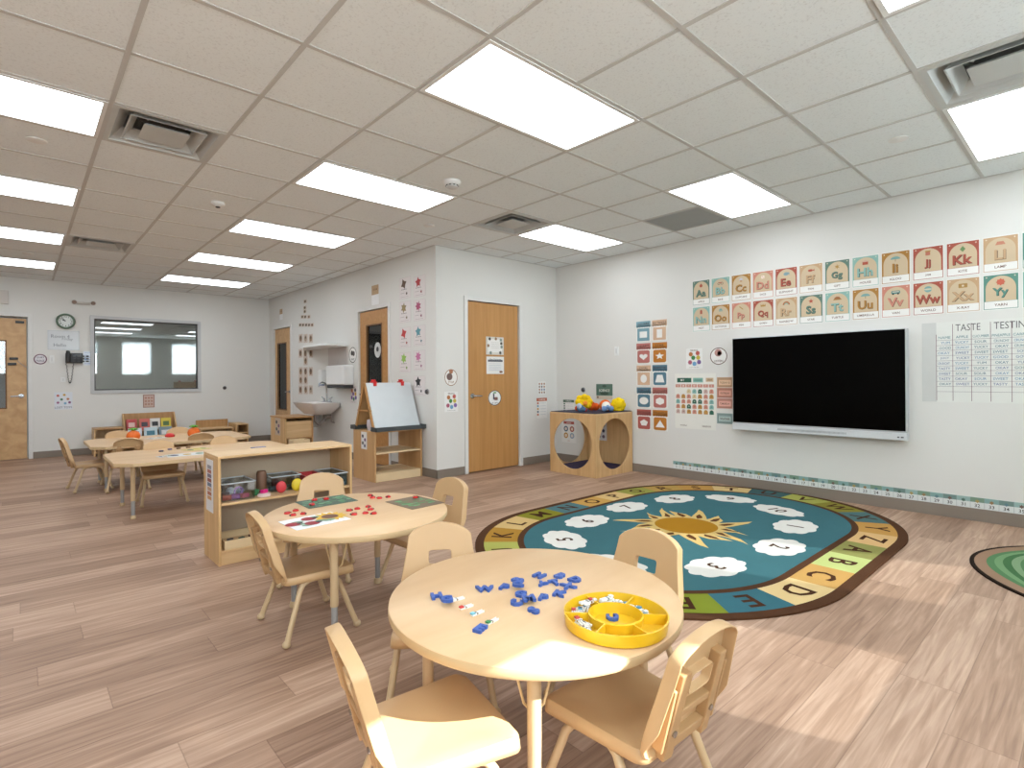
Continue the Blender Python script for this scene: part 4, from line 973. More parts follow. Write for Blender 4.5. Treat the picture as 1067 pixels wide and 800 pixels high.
# ================================================================== CHAIR
def chair_proto():
    r = empty('childrens_chair')
    # --- seat: local +x is forward
    N = 40
    def outline(sc=1.0, grow=0):
        pts = []
        base = rrect(-.155, -.16, .165, .16, .032, 9)
        for x, y in base:
            t = (x + .155) / .32; y *= .92 + .16 * t
            pts.append((x * sc + (grow if x > 0 else -grow) * .5, y * sc + (grow if y > 0 else -grow)))
        return pts
    m = MB(); rings = []
    prof = [(.02, -.006), (.35, -.005), (.7, -.0015), (.9, .001), (.98, 0.0), (1.0, -.004)]
    for sc, dz in prof:
        o_ = outline(sc); rings.append([(x, y, .287 + dz + .010 * max(0, x) / .165 - (.010 if x > .12 else 0) * ((x - .12) / .045 if x > .12 else 0)) for x, y in o_])
    o_ = outline(1, .002); rings.append([(x, y, .272) for x, y in o_]); rings.append([(x, y, .256 + (.006 if abs(y) < .1 else 0) * (x < 0)) for x, y in outline(1, .004)])
    n = len(rings[0]); vs = [p for q in rings for p in q]; fs = [tuple(range(n))]
    for i in range(len(rings) - 1):
        for k in range(n): fs.append((i * n + k, i * n + (k + 1) % n, (i + 1) * n + (k + 1) % n, (i + 1) * n + k))
    m.add(vs, fs, 0, True); m.build('seat', CHAIRP, r, solid=.006)
    # --- backrest: board with a rounded top, a hand hole and a rim turned to the rear
    H = .325
    def bpt(u, v, d=0):
        lean = math.radians(14); f = d - .35 * u * u * (-1)          # sides come forward a little
        x0 = -.150 - v * math.sin(lean); z0 = .262 + v * math.cos(lean)
        return (x0 + (f) * math.cos(lean) , u, z0 + f * math.sin(lean) * 1)
    def side(v):                                                      # half width at height v
        return .142 + .022 * min(1, v / .08) - .022 * max(0, (v - .10) / .16) if v < .262 else .142
    ol = []
    hw = .158
    ol += [(-.135, 0.0), (.135, 0.0)]
    for v in (.03, .07, .12, .17, .22): ol.append((.150 + .010 * math.sin(min(1, v / .1) * PI / 2) - .028 * max(0, (v - .07) / .16), v))
    top = []
    for k in range(0, 13):
        u = .128 * math.cos(PI * k / 12); top.append((u, .262 + .063 * (1 - (u / .132) ** 2) ** .62))
    ol += top
    for v in (.22, .17, .12, .07, .03): ol.append((-(.150 + .010 * math.sin(min(1, v / .1) * PI / 2) - .028 * max(0, (v - .07) / .16)), v))
    # resample evenly by angle about the hole centre
    hc = (0, .188)
    def hit(poly, a):
        best = None; dx, dy = math.cos(a), math.sin(a)
        for k in range(len(poly)):
            x1, y1 = poly[k][0] - hc[0], poly[k][1] - hc[1]; x2, y2 = poly[(k + 1) % len(poly)][0] - hc[0], poly[(k + 1) % len(poly)][1] - hc[1]
            ex, ey = x2 - x1, y2 - y1; den = dx * ey - dy * ex
            if abs(den) < 1e-12: continue
            t = (x1 * ey - y1 * ex) / den; q = (x1 * dy - y1 * dx) / den
            if t > 0 and -1e-9 <= q <= 1 + 1e-9 and (best is None or t > best): best = t
        return (hc[0] + dx * best, hc[1] + dy * best)
    hole = [(.05, .222), (-.05, .222), (-.045, .158), (.045, .158)]
    hole = [(x, y) for x, y in rrect(-.046, .163, .046, .216, .010, 3)]
    NA = 64; O = [hit(ol, 2 * PI * k / NA) for k in range(NA)]; I = [hit(hole, 2 * PI * k / NA) for k in range(NA)]
    m = MB(); vs = []
    lv = [(0, 0), (.5, 0), (1, 0)]
    for t, _ in lv:
        for k in range(NA): vs.append(bpt(O[k][0] * t + I[k][0] * (1 - t), O[k][1] * t + I[k][1] * (1 - t), 0))
    for k in range(NA):                                               # rim flange; it fades out at the bottom
        d = .036 * min(1, max(.25, O[k][1] / .10)); vs.append(bpt(O[k][0] * 1.012, O[k][1] + .002, -.006))
    for k in range(NA):
        d = .036 * min(1, max(.3, O[k][1] / .10)); vs.append(bpt(O[k][0] * 1.02, O[k][1] + .003, -d))
    for k in range(NA): vs.append(bpt(I[k][0], I[k][1], -.024))
    def q_(i, j): return [(i * NA + k, i * NA + (k + 1) % NA, j * NA + (k + 1) % NA, j * NA + k) for k in range(NA)]
    m.add(vs, q_(0, 1) + q_(1, 2) + q_(2, 3) + q_(3, 4) + [(5 * NA + k, 5 * NA + (k + 1) % NA, (k + 1) % NA, k) for k in range(NA)], 0, True)
    o = m.build('backrest', CHAIRP, r, solid=.004, bevel=.002)
    # --- moulded bracket behind the backrest, with two screws
    m = MB()
    for s_ in (-1, 1):
        for (ua, ub, va, vb) in ((.064, .100, .0, .235), (.108, .118, .03, .20)):
            A = [bpt(s_ * ua, va, -.030), bpt(s_ * ub, va, -.030), bpt(s_ * ub, vb, -.030), bpt(s_ * ua, vb, -.030)]; B = [bpt(s_ * ua, va, -.002), bpt(s_ * ub, va, -.002), bpt(s_ * ub, vb, -.002), bpt(s_ * ua, vb, -.002)]
            m.add(A + B, [(0, 1, 2, 3), (4, 5, 6, 7), (0, 1, 5, 4), (1, 2, 6, 5), (2, 3, 7, 6), (3, 0, 4, 7)])
    for va, vb in ((.02, .05), (.105, .125)):
        A = [bpt(-.066, va, -.026), bpt(.066, va, -.026), bpt(.066, vb, -.026), bpt(-.066, vb, -.026)]; B = [bpt(-.066, va, -.002), bpt(.066, va, -.002), bpt(.066, vb, -.002), bpt(-.066, vb, -.002)]
        m.add(A + B, [(0, 1, 2, 3), (4, 5, 6, 7), (0, 1, 5, 4), (1, 2, 6, 5), (2, 3, 7, 6), (3, 0, 4, 7)])
    br = m.build('back_bracket', CHAIRB, r, bevel=.003)
    for s_ in (-1, 1):
        m = MB(); c_ = Vector(bpt(s_ * .082, .075, -.031)); m.tube([c_ + Vector((.004, 0, 0)), c_ + Vector((-.003, 0, -.0007))], .008, 14); m.build('screw', CHROME, br)
    # --- legs
    for sx in (-1, 1):
        for sy in (-1, 1):
            m = MB(); P = [(sx * .01, sy * .125, .256), (sx * .045, sy * .138, .256), (sx * .075, sy * .146, .246), (sx * .092, sy * .152, .222), (sx * .102, sy * .157, .19), (sx * .162, sy * .186, .018)]
            m.tube(P, .0125, 12); lg = m.build('leg', TUBE, r)
            m = MB(); m.ball((sx * .164, sy * .187, .0165), .0185, 0, 12, (1, 1, .89)); m.build('glide', TUBE, lg)
    m = MB()
    for sx in (-1, 1): m.tube([(sx * .04, -.13, .256), (sx * .04, .13, .256)], .009, 8)
    m.tube([(-.04, -.085, .256), (-.14, -.085, .262), (-.165, -.083, .285), (-.182, -.082, .33)], .008, 8); m.tube([(-.04, .085, .256), (-.14, .085, .262), (-.165, .083, .285), (-.182, .082, .33)], .008, 8)
    m.build('seat_frame', TUBE, r)
    return r
proto = chair_proto()
CH = [  # x, y, heading of the seat, label
    (.800, 1.165, -12, 'sunlit beige child chair at the lower left of the nearest round table'),
    (1.245, .880, 88, 'beige child chair at the right of the nearest round table, its back turned to us'),
    (1.170, 1.660, 235, 'beige child chair between the two round tables, its hollow back facing us'),
    (1.615, 1.190, 182, 'beige child chair in front of the rug, behind the yellow tray'),
    (1.035, 2.570, -2, 'beige child chair at the left of the second round table, seen from the side'),
    (1.330, 3.150, 240, 'beige child chair between the second round table and the bookshelf'),
    (1.720, 2.620, 184, 'beige child chair at the right of the second round table, beside the garden mats'),
    (.570, 7.380, 6, 'child chair farthest left, at the short end of the far rectangular table'),
    (.880, 7.080, 84, 'child chair with its dark back to us between the two rectangular tables, left one'),
    (1.600, 7.130, 78, 'child chair with its dark back to us between the two rectangular tables, right one'),
    (1.030, 6.090, 268, 'pale child chair facing us across the nearer rectangular table, left one'),
    (1.640, 6.090, 272, 'pale child chair facing us across the nearer rectangular table, right one'),
    (.880, 7.700, 268, 'pale child chair behind the far rectangular table, near the left pumpkin'),
    (1.520, 7.700, 270, 'pale child chair behind the far rectangular table, near the right pumpkin')]
for k, (x, y, a, lb) in enumerate(CH):
    c = proto if k == 0 else copy_tree(proto)
    c.location = (x, y, 0); c.rotation_euler = (0, 0, math.radians(a))
    tag(c, lb, 'chair', 'beige child chairs at the round tables' if k < 7 else 'child chairs at the rectangular tables')

# ================================================================== TABLES
def table_leg(parent, x, y, H, wire=0):
    m = MB(); m.tube([(x, y, .155), (x, y, H - .03)], .0185, 16); m.tube([(x, y, H - .032), (x, y, H - .026)], .045, 16); lg = m.build('leg', TUBE, parent)
    m = MB(); m.tube([(x, y, .03), (x, y, .156)], .0145, 14); m.build('leg_insert', col((160, 160, 160), .35, .3), lg)
    m = MB(); m.lathe([(.014, .0), (.022, .004), (.023, .018), (.018, .032), (.014, .034)], 16, 0, Matrix.Translation((x, y, 0))); m.build('glide', TUBE, lg)
def round_table(x, y, R, H, label):
    r = empty('round_table', (x, y, 0)); tag(r, label, 'table', 'round tables')
    m = MB(); m.lathe([(1e-5, H), (R - .006, H), (R - .001, H - .003), (R - .001, H - .004)], 96, 0); m.lathe([(R - .001, H - .004), (R, H - .008), (R, H - .024), (R - .004, H - .030), (1e-5, H - .030)], 96, 1)
    m.build('tabletop', [TOP, EDGE], r)
    for sx in (-1, 1):
        for sy in (-1, 1): table_leg(r, sx * .24, sy * .24, H)
    for a in (-2.36, -.79, .79, 2.36):
        cx_, cy_ = .24 * 1.414 * math.cos(a), .24 * 1.414 * math.sin(a); tx, ty = -math.sin(a), math.cos(a); ix, iy = -math.cos(a), -math.sin(a)
        m = MB(); P = []
        for t, z_ in ((-.060, H - .03), (-.055, H - .05), (-.026, H - .165), (-.014, H - .178), (.014, H - .178), (.026, H - .165), (.055, H - .05), (.060, H - .03)):
            P.append((cx_ + tx * t + ix * .03, cy_ + ty * t + iy * .03, z_))
        m.tube(P, .0038, 8); m.build('wire_brace', col((214, 186, 140), .35), r)
    return r
TZ1, TZ2 = .492, .498
round_table(1.216, 1.216, .452, TZ1, 'nearest round maple table with blue letters and a yellow tray')
round_table(1.293, 2.557, .455, TZ2, 'second round maple table with ladybug pieces and picture mats')
def rect_table(x0, x1, y0, y1, H, label, legs):
    r = empty('rectangular_table', ((x0 + x1) / 2, (y0 + y1) / 2, 0)); tag(r, label, 'table', 'rectangular tables at the back')
    a, b = (x1 - x0) / 2, (y1 - y0) / 2; q = .12; pts = [(-a + q, -b), (a - q, -b), (a, -b + q), (a, b - q), (a - q, b), (-a + q, b), (-a, b - q), (-a, -b + q)]
    m = MB(); m.prism(pts, H - .030, H - .004, 1); m.prism([(x * .998, y * .998) for x, y in pts], H - .004, H, 0); m.build('tabletop', [TOP, EDGE], r, bevel=.002)
    for sx in (-1, 1):
        for sy in (-1, 1): table_leg(r, sx * (a - .14), sy * legs, H)
rect_table(.575, 2.10, 5.33, 6.32, TZ1, 'nearer clipped-corner rectangular table left of the bookshelf', .32)
rect_table(.545, 2.12, 6.88, 7.92, TZ1, 'farther clipped-corner rectangular table with two toy pumpkins', .32)

# ---- yellow sorting tray
tc_ = onz(641.5, 643.5, TZ1 + .02); TR = .142
YEL = col((232, 186, 34), .3)
ty = empty('sorting_tray', (tc_.x, tc_.y, TZ1)); tag(ty, 'round yellow divided sorting tray on the nearest table', 'tray')
m = MB(); m.lathe([(1e-5, .0), (TR * .93, .0), (TR * .97, .004), (TR, .036), (TR - .004, .0365), (TR * .93, .005), (1e-5, .005)], 72); m.build('tray_dish', YEL, ty)
m = MB(); m.lathe([(TR * .50, .004), (TR * .53, .032), (TR * .50, .034), (TR * .46, .0048)], 56, caps=False); m.build('center_ring', YEL, ty)
for k in range(6):
    a = .25 + 2 * PI * k / 6
    m = MB(); m.obox(Matrix.Rotation(a, 4, 'Z') @ Matrix.Translation((TR * .745, 0, .018)), TR * .44, .004, .028); m.build('divider', YEL, ty)
# ---- blue letters
BLUE = col((58, 92, 168), .45); BLUE2 = col((44, 76, 150), .5)
def letter(ch, px, py, rot, label, z=TZ1, lift=0, h=.040):
    vs, fs, W = text_geo(ch, .05); t = .009; m = MB()
    top_ = [(x * h, y * h, t) for x, y in vs]; bot = [(x * h, y * h, 0) for x, y in vs]; n = len(vs)
    m.add(top_ + bot, [f for f in fs] + [tuple(reversed([i + n for i in f])) for f in fs])
    cnt = {}
    for f in fs:
        for i in range(len(f)):
            e = (f[i], f[(i + 1) % len(f)]); cnt[tuple(sorted(e))] = cnt.get(tuple(sorted(e)), []) + [e]
    side = [(e[0][0], e[0][0] + n, e[0][1] + n, e[0][1]) for e in cnt.values() if len(e) == 1]
    m.add(top_ + bot, side)
    p_ = onz(px, py, z + .004)
    o = m.build('letter_tile', BLUE, None, (p_.x, p_.y, z + lift)); o.rotation_euler = (0, 0, rot)
    tag(o, label, 'letter', 'blue foam letters on the nearest table'); return o
LT = [('H', 455, 621, .3, 'leftmost blue letter on the nearest table, partly under the next one'), ('G', 465.5, 627.5, .2, 'blue letter G beside the first white peg, left side of the table'),
      ('W', 505, 613.5, .1, 'single blue letter W left of the main blue heap'), ('P', 526, 611.5, -.4, 'blue letter P at the left end of the heap'), ('B', 540, 604.5, .9, 'blue letter B at the top of the heap'),
      ('Q', 539.5, 612, .3, 'blue letter Q under the letter B in the heap'), ('G', 542.5, 619, -.2, 'blue letter G in the middle of the heap'), ('C', 538, 628, 1.2, 'blue letter C at the lower left of the heap'),
      ('M', 551, 626.5, .2, 'blue letter M at the lower middle of the heap'), ('P', 566.5, 622.5, -.3, 'blue letter P at the right end of the heap'), ('S', 556, 636, .8, 'blue letter S lowest in the heap'),
      ('H', 562, 599.5, -.7, 'blue letter H topmost of all, above the heap'), ('Y', 564.5, 608.5, -.5, 'small blue letter Y under the topmost H'), ('T', 578, 607, .4, 'blue letter T right of the heap'),
      ('B', 584, 600, -.8, 'blue letter B up right, next to the letter D'), ('D', 599.5, 604, -.9, 'rightmost blue letter, a D'), ('X', 592, 610.5, .3, 'blue letter X under the right pair B and D'),
      ('K', 583.5, 618.5, -.4, 'blue letter K just above the yellow tray'), ('E', 500.5, 655, -.5, 'nearest blue letter, an E beside the green-tipped peg')]
for k, (ch, px, py, rot, lb) in enumerate(LT):
    letter(ch, px, py, rot - .75, lb, lift=.0095 if k in (1, 5, 8) else 0, h=.040 if k != 12 else .033)
letter('C', 638.5, 643.5, .9, 'blue letter C lying in the middle of the yellow tray', TZ1 + .0055, h=.036)
# ---- clothes pegs
def peg_proto():
    r = empty('clothes_peg'); 
    for s_ in (-1, 1):
        m = MB(); m.add([(-.022, s_ * .001, 0), (.022, s_ * .003, 0), (.022, s_ * .006, 0), (-.022, s_ * .0045, 0), (-.022, s_ * .001, .006), (.022, s_ * .003, .006), (.022, s_ * .006, .006), (-.022, s_ * .0045, .006)], [(0, 1, 2, 3), (4, 5, 6, 7), (0, 1, 5, 4), (1, 2, 6, 5), (2, 3, 7, 6), (3, 0, 4, 7)]); m.build('prong', col((238, 236, 230), .5), r)
    m = MB(); m.tube([(-.004, -.006, .004), (-.004, .006, .004)], .003, 8); m.build('spring', CHROME, r)
    m = MB(); m.box(-.024, -.012, -.006, .006, .0055, .0095); m.build('tip', col((200, 40, 40), .5), r)
    return r
pg = peg_proto(); PT = [(477, 624, 'white peg touching the blue letter G', (232, 232, 228)), (486, 632, 'white peg with a red tip', (204, 50, 44)), (497.5, 638.5, 'white peg with a pale blue tip', (120, 190, 210)), (513, 647, 'white peg with a green tip beside the letter E', (50, 140, 80))]
for k, (px, py, lb, c) in enumerate(PT):
    q = pg if k == 0 else copy_tree(pg)
    p_ = onz(px, py, TZ1 + .003); q.location = (p_.x, p_.y, TZ1); q.rotation_euler = (0, 0, -.15 + .1 * k)
    tag(q, lb, 'clothes peg', 'pegs on the nearest table')
    for ch in [x for x in bpy.data.objects if x.parent == q and x.name.startswith('tip')]:
        if k: ch.data = ch.data.copy()
        ch.data.materials.clear(); ch.data.materials.append(col(c, .5))
random.seed(3)
sect = {'rear left compartment': (-2.95 + PI + 2.0, 7), 'rear compartment': (1.35, 7), 'right compartment': (.1, 0), 'x': (0, 0)}
def tray_pegs(ang, n, nm_):
    for k in range(n):
        a = ang + random.uniform(-.40, .40); rad = TR * (.74 + random.uniform(-.08, .08))
        q = copy_tree(pg); q.location = (tc_.x + rad * math.cos(a), tc_.y + rad * math.sin(a), TZ1 + .0052 + .0098 * (k // 4) ); q.rotation_euler = (0, 0, random.uniform(-.6, .6) + a + PI / 2)
        tag(q, 'white peg in the heap of pegs in the %s of the yellow tray' % nm_, 'clothes peg', 'pegs in the %s of the tray' % nm_)
        for ch in [x for x in bpy.data.objects if x.parent == q and x.name.startswith('tip')]:
            ch.data = ch.data.copy(); ch.data.materials.clear(); ch.data.materials.append(col(random.choice([(226, 222, 214), (190, 60, 50), (90, 150, 180), (226, 226, 220)]), .5))
# tray compartments centred at .25+30deg+k*60deg
for k, n, nm_ in ((2, 9, 'left compartment'), (1, 10, 'rear left compartment'), (0, 9, 'rear right compartment'), (5, 6, 'right compartment')):
    tray_pegs(.25 + PI / 6 + k * PI / 3, n, nm_)

# ---- picture mats and ladybugs on the second table
def mat_on(table_z, corners, label, draw, base, name='picture_mat'):
    P = [onz(px, py, table_z) for px, py in corners]   # left, back, right, front
    ux = (P[2] - P[3] + P[1] - P[0]) / 2; uy = (P[1] - P[2] + P[0] - P[3]) / 2; c = sum(P, Vector()) / 4
    w, h = ux.length, uy.length; ex = ux.normalized(); ey = Vector((-ex.y, ex.x, 0))
    p = Print(w, h, base, thick=.0015); draw(p, w, h)
    o = p.build(name); o.matrix_world = Matrix(((ex.x, ey.x, 0, c.x), (ex.y, ey.y, 0, c.y), (0, 0, 1, table_z + .0005), (0, 0, 0, 1)))
    tag(o, label, 'mat', 'picture mats on the second round table'); return o
def dm1(p, w, h):
    p.poly(star(w * .32, h * .08, h * .44, 14, .7), (222, 176, 50), 1); p.circ(w * .32, h * .08, h * .2, (110, 70, 50), 2)
    for a, b in ((-.40, 0), (-.12, -.2), (-.04, .22)): p.circ(a * w, b * h, h * .17, (150, 30, 40), 2); p.circ(a * w + h * .16, b * h, h * .07, (30, 26, 28), 3)
    for a, b in ((-.28, .12), (-.22, -.28), (.06, -.12), (.08, .28), (.2, -.2), (-.3, -.1)): p.poly(ell(a * w, b * h, h * .15, h * .09), (130, 160, 136), 1.6)
def dm2(p, w, h):
    R2 = random.Random(5)
    for k in range(60): p.poly(ell(R2.uniform(-.46, .46) * w, R2.uniform(-.42, .42) * h, .012 + .012 * R2.random(), .006 + .006 * R2.random(), 8, R2.random() * 6), R2.choice([(70, 110, 80), (90, 140, 100), (120, 166, 130), (60, 90, 66)]), 1 + k * .02)
def dm3(p, w, h):
    R2 = random.Random(9)
    for k in range(34): p.poly(ell(R2.uniform(-.38, .38) * w, R2.uniform(-.36, .36) * h, .014 + .012 * R2.random(), .006 + .006 * R2.random(), 8, R2.random() * 6), R2.choice([(80, 130, 80), (100, 160, 110), (90, 150, 90), (110, 100, 80)]), 1 + k * .02)
mat_on(TZ2, [(291, 543.6), (345.6, 533.3), (364.5, 541), (308, 553.2)], 'white mat with sunflower and printed ladybugs, nearest of three', dm1, (236, 238, 240))
mat_on(TZ2, [(307, 523.3), (356, 515.5), (374, 521.6), (322, 530)], 'dark green leafy mat in front of the far chair', dm2, (70, 92, 76))
mat_on(TZ2, [(403, 522.6), (434, 516.7), (464, 523.6), (428, 531.5)], 'brown and green leafy mat at the right edge of the second table', dm3, (118, 98, 76))
RED = col((196, 30, 30), .35)
def bug_proto():
    r = empty('ladybug_counter')
    m = MB(); m.lathe([(1e-5, .0), (.0155, .0), (.016, .002), (.0145, .006), (.010, .009), (1e-5, .0105)], 20); m.build('shell', RED, r)
    m = MB(); m.ball((.0155, 0, .004), .0055, 0, 10, (1, 1, .7)); m.build('head', BLACK, r)
    m = MB()
    for a, b in ((-.005, .006), (-.005, -.006), (.004, .007), (.004, -.007), (-.011, 0)): m.lathe([(.0022, .0), (.0022, .0019), (1e-5, .0021)], 8, 0, Matrix.Translation((a, b, .0078 - (a * a + b * b) * 12)))
    m.box(-.013, .012, -.0006, .0006, .006, .0108); m.build('spots', BLACK, r)
    return r
bugp = bug_proto(); C4 = lambda a, b: (280 + a * .09375, 500 + b * .09375); C5 = lambda a, b: (365 + a * .0984, 500 + b * .0984)
BG = [(C4(205, 365), 'left', 'leftmost of four'), (C4(300, 335), 'left', 'rearmost of four'), (C4(270, 385), 'left', 'nearest of four'), (C4(385, 370), 'left', 'rightmost of four'),
      (C4(510, 225), 'dmat', 'rear left'), (C4(640, 215), 'dmat', 'right'), (C4(480, 278), 'dmat', 'nearest'),
      (C4(893, 333), 'mid', 'leftmost'), (C4(985, 315), 'mid', 'second from the left'), (C4(950, 377), 'mid', 'nearest left'),
      (C5(190, 278), 'mid', 'rearmost'), (C5(212, 308), 'mid', 'central'), (C5(160, 346), 'mid', 'nearest middle'), (C5(248, 350), 'mid', 'rightmost'),
      (C5(212, 160), 'rear', 'rearmost'), (C5(236, 184), 'rear', 'second'), (C5(310, 188), 'rear', 'third'), (C5(400, 175), 'rear', 'rightmost'), (C5(690, 188), 'bmat', 'only one')]
WH = {'left': 'above the white sunflower mat at the left', 'dmat': 'on the dark green mat', 'mid': 'in the middle heap on the second table', 'rear': 'near the far edge of the second table', 'bmat': 'on the brown mat'}
for k, (p2, g_, lb) in enumerate(BG):
    q = bugp if k == 0 else copy_tree(bugp)
    p_ = onz(p2[0], p2[1], TZ2 + .004); q.location = (p_.x, p_.y, TZ2 + (.0045 if 'mat' in g_ else .0)); q.rotation_euler = (0, 0, k * 1.7)
    tag(q, 'red ladybug piece %s, %s' % (WH[g_], lb), 'ladybug piece', 'red ladybug pieces')

# ================================================================== BOOKSHELF IN THE MIDDLE
bs = empty('low_shelf_unit', (.93, 3.72, 0)); tag(bs, 'low open maple shelf unit with toy bins behind the second round table', 'shelf')
BW, BD, BH, T_ = .905, .355, .692, .016
m = MB(); m.box(0, T_, 0, BD, 0, BH - T_); m.build('left_panel', MAPLE_Z, bs, bevel=.0015)
m = MB(); m.box(BW - T_, BW, 0, BD, 0, BH - T_); m.build('right_panel', MAPLE_Z, bs, bevel=.0015)
m = MB(); m.box(0, BW, 0, BD, BH - T_, BH); m.build('top_board', MAPLE, bs, bevel=.002)
m = MB(); m.box(T_, BW - T_, .01, BD - .012, .375, .375 + T_); m.build('shelf_board', MAPLE, bs, bevel=.0015)
m = MB(); m.box(T_, BW - T_, .004, BD - .012, .075, .075 + T_); m.build('bottom_board', MAPLE, bs, bevel=.0015)
m = MB(); m.box(T_, BW - T_, .012, .028, 0, .075); m.build('plinth', MAPLE, bs)
m = MB(); m.box(T_, BW - T_, BD - .012, BD - .004, .01, BH - T_); m.build('back_panel', col((190, 170, 146), .5), bs)
# schedule strip on the left panel
def strip(p, w, h):
    for k, c in enumerate([(150, 150, 160), (170, 110, 100), (120, 110, 130), (150, 90, 80), (110, 120, 140), (190, 150, 120), (170, 100, 70), (200, 150, 100)]): p.rect(-w * .3, h * (.32 - .085 * k), w * .3, h * (.39 - .085 * k), c, 1)
p = Print(.165, .34, (222, 222, 226)); strip(p, .165, .34)
o = p.build('picture_strip'); o.matrix_world = Matrix(((0, 0, -1, .9295), (-1, 0, 0, 3.72 + .20), (0, 1, 0, .485), (0, 0, 0, 1))); tag(o, 'narrow laminated picture strip on the left end of the shelf unit', 'picture strip')
CLR = glass((232, 238, 242), .10, .05)
def bin_(x, y, z, w, d, h, label, mat=None, name='clear_bin'):
    r = empty(name, (x, y, z)); tag(r, label, 'bin', 'toy bins on the shelf unit'); mat = mat or CLR
    m = MB(); t = .003; q = .006
    m.box(0, w, 0, d, 0, t); m.box(0, w, 0, t, t, h); m.box(0, w, d - t, d, t, h); m.box(0, t, t, d - t, t, h); m.box(w - t, w, t, d - t, t, h)
    m.build('bin_body', mat, r)
    m = MB()
    for b in ((-q, w + q, -q, t), (-q, w + q, d - t, d + q), (-q, t, t, d - t), (w - t, w + q, t, d - t)): m.box(*b, h, h + .006)
    m.build('rim', mat if mat is not CLR else col((196, 204, 210), .3), r, bevel=.001)
SZ = .3915
def toy(kind, x, y, z, s, c, label, grp='toys on the shelf unit'):
    m = MB()
    if kind == 'ball': m.ball((0, 0, s), s, 0, 16)
    elif kind == 'block': m.box(-s, s, -s * .7, s * .7, 0, s * 1.1)
    elif kind == 'ring': 
        P = [(s * math.cos(2 * PI * k / 20), 0, s * 1.2 + s * math.sin(2 * PI * k / 20)) for k in range(21)]; m.tube(P, s * .24, 8, cap=False)
    elif kind == 'cup': m.lathe([(s * .7, 0), (s, s * 1.4), (s * .9, s * 1.4), (s * .6, .005), (1e-5, .005)], 20)
    elif kind == 'egg': m.ball((0, 0, s * 1.2), s, 0, 18, (1, .5, 1.2))
    elif kind == 'car':
        m.box(-s, s, -s * .5, s * .5, s * .25, s * .7); m.box(-s * .5, s * .4, -s * .42, s * .42, s * .7, s * 1.1)
        for a in (-.55, .55):
            for b in (-.5, .5): m.tube([(a * s, b * s - .2 * s, s * .28), (a * s, b * s + .2 * s, s * .28)], s * .28, 12)
    o = m.build('toy_' + kind, col(c, .45), None, (x, y, z), bevel=.002 if kind in ('block',) else 0); o.rotation_euler = (0, 0, random.uniform(-.5, .5)); tag(o, label, 'toy', grp); return o
X0, Y0 = .93, 3.72
bin_(X0 + .035, Y0 + .05, SZ, .20, .24, .11, 'clear bin farthest left on the middle shelf')
for kx, (kd, dx, dy, s, c, lb) in enumerate([('car', .10, .03, .035, (210, 60, 60), 'red toy car at the front of the far left bin'), ]): pass
for kd, dx, dy, dz, s, c, lb in [('block', .075, .09, .004, .026, (206, 70, 70), 'red toy block low in the far left bin'), ('block', .13, .10, .004, .026, (160, 80, 170), 'purple toy block in the far left bin'), ('block', .185, .10, .004, .024, (220, 90, 130), 'pink toy block in the far left bin'),
                         ('ring', .16, .15, .004, .028, (150, 90, 190), 'violet toy ring in the far left bin'), ('block', .08, .17, .004, .03, (60, 50, 60), 'dark toy block in the far left bin'), ('ball', .125, .2, .004, .03, (200, 206, 214), 'pale grey toy ball in the far left bin'), ('ball', .19, .22, .004, .026, (90, 110, 150), 'blue toy ball in the far left bin')]:
    toy(kd, X0 + dx, Y0 + dy, SZ + dz, s, c, lb)
toy('cup', X0 + .262, Y0 + .13, SZ, .026, (60, 130, 80), 'dark green toy cup beside the far left bin')
m = MB(); m.lathe([(.032, 0), (.034, .01), (.033, .13), (.026, .15), (1e-5, .152)], 20); o = m.build('brown_canister', col((120, 86, 64), .5), None, (X0 + .325, Y0 + .20, SZ)); tag(o, 'brown upright toy tree trunk on the middle shelf', 'toy')
m = MB(); m.lathe([(.042, 0), (.042, .012), (.03, .018), (1e-5, .02)], 20); o = m.build('toy_dish', col((232, 210, 206), .5), None, (X0 + .30, Y0 + .07, SZ)); tag(o, 'pale round toy dish under the hot pink toy', 'toy')
toy('block', X0 + .30, Y0 + .07, SZ + .020, .02, (226, 40, 130), 'hot pink toy block on a pale dish, middle shelf')
bin_(X0 + .375, Y0 + .14, SZ, .20, .17, .10, 'clear bin behind the red and yellow toys on the middle shelf')
for kx in range(4): toy('block', X0 + .405 + .047 * kx, Y0 + .22, SZ + .004, .021, [(60, 110, 110), (70, 90, 110), (90, 140, 130), (50, 80, 90)][kx], '%s toy block in the bin behind the red and yellow toys' % ['teal', 'slate', 'sea green', 'dark blue'][kx])
toy('egg', X0 + .42, Y0 + .085, SZ, .034, (214, 66, 74), 'coral red oval toy in front of the middle bin')
toy('egg', X0 + .525, Y0 + .075, SZ, .037, (226, 200, 50), 'yellow oval toy in front of the middle bin')
bin_(X0 + .60, Y0 + .09, SZ, .125, .20, .085, 'red-rimmed bin right of the yellow toy', col((196, 60, 62), .4), 'red_bin')
for kx in range(4): toy('block', X0 + .625 + .024 * kx, Y0 + .10 + .04 * kx, SZ + .004 + .0 * kx, .02, [(220, 50, 50), (200, 80, 70), (230, 120, 110), (180, 40, 50)][kx], 'red toy block in the red-rimmed bin, %s' % ['front', 'second', 'third', 'rear'][kx])
toy('ball', X0 + .66, Y0 + .25, SZ + .07 - .0665, .026, (226, 50, 44), 'red toy ball at the rear of the red-rimmed bin')
bin_(X0 + .745, Y0 + .03, SZ, .135, .26, .09, 'clear bin with papers farthest right on the middle shelf')
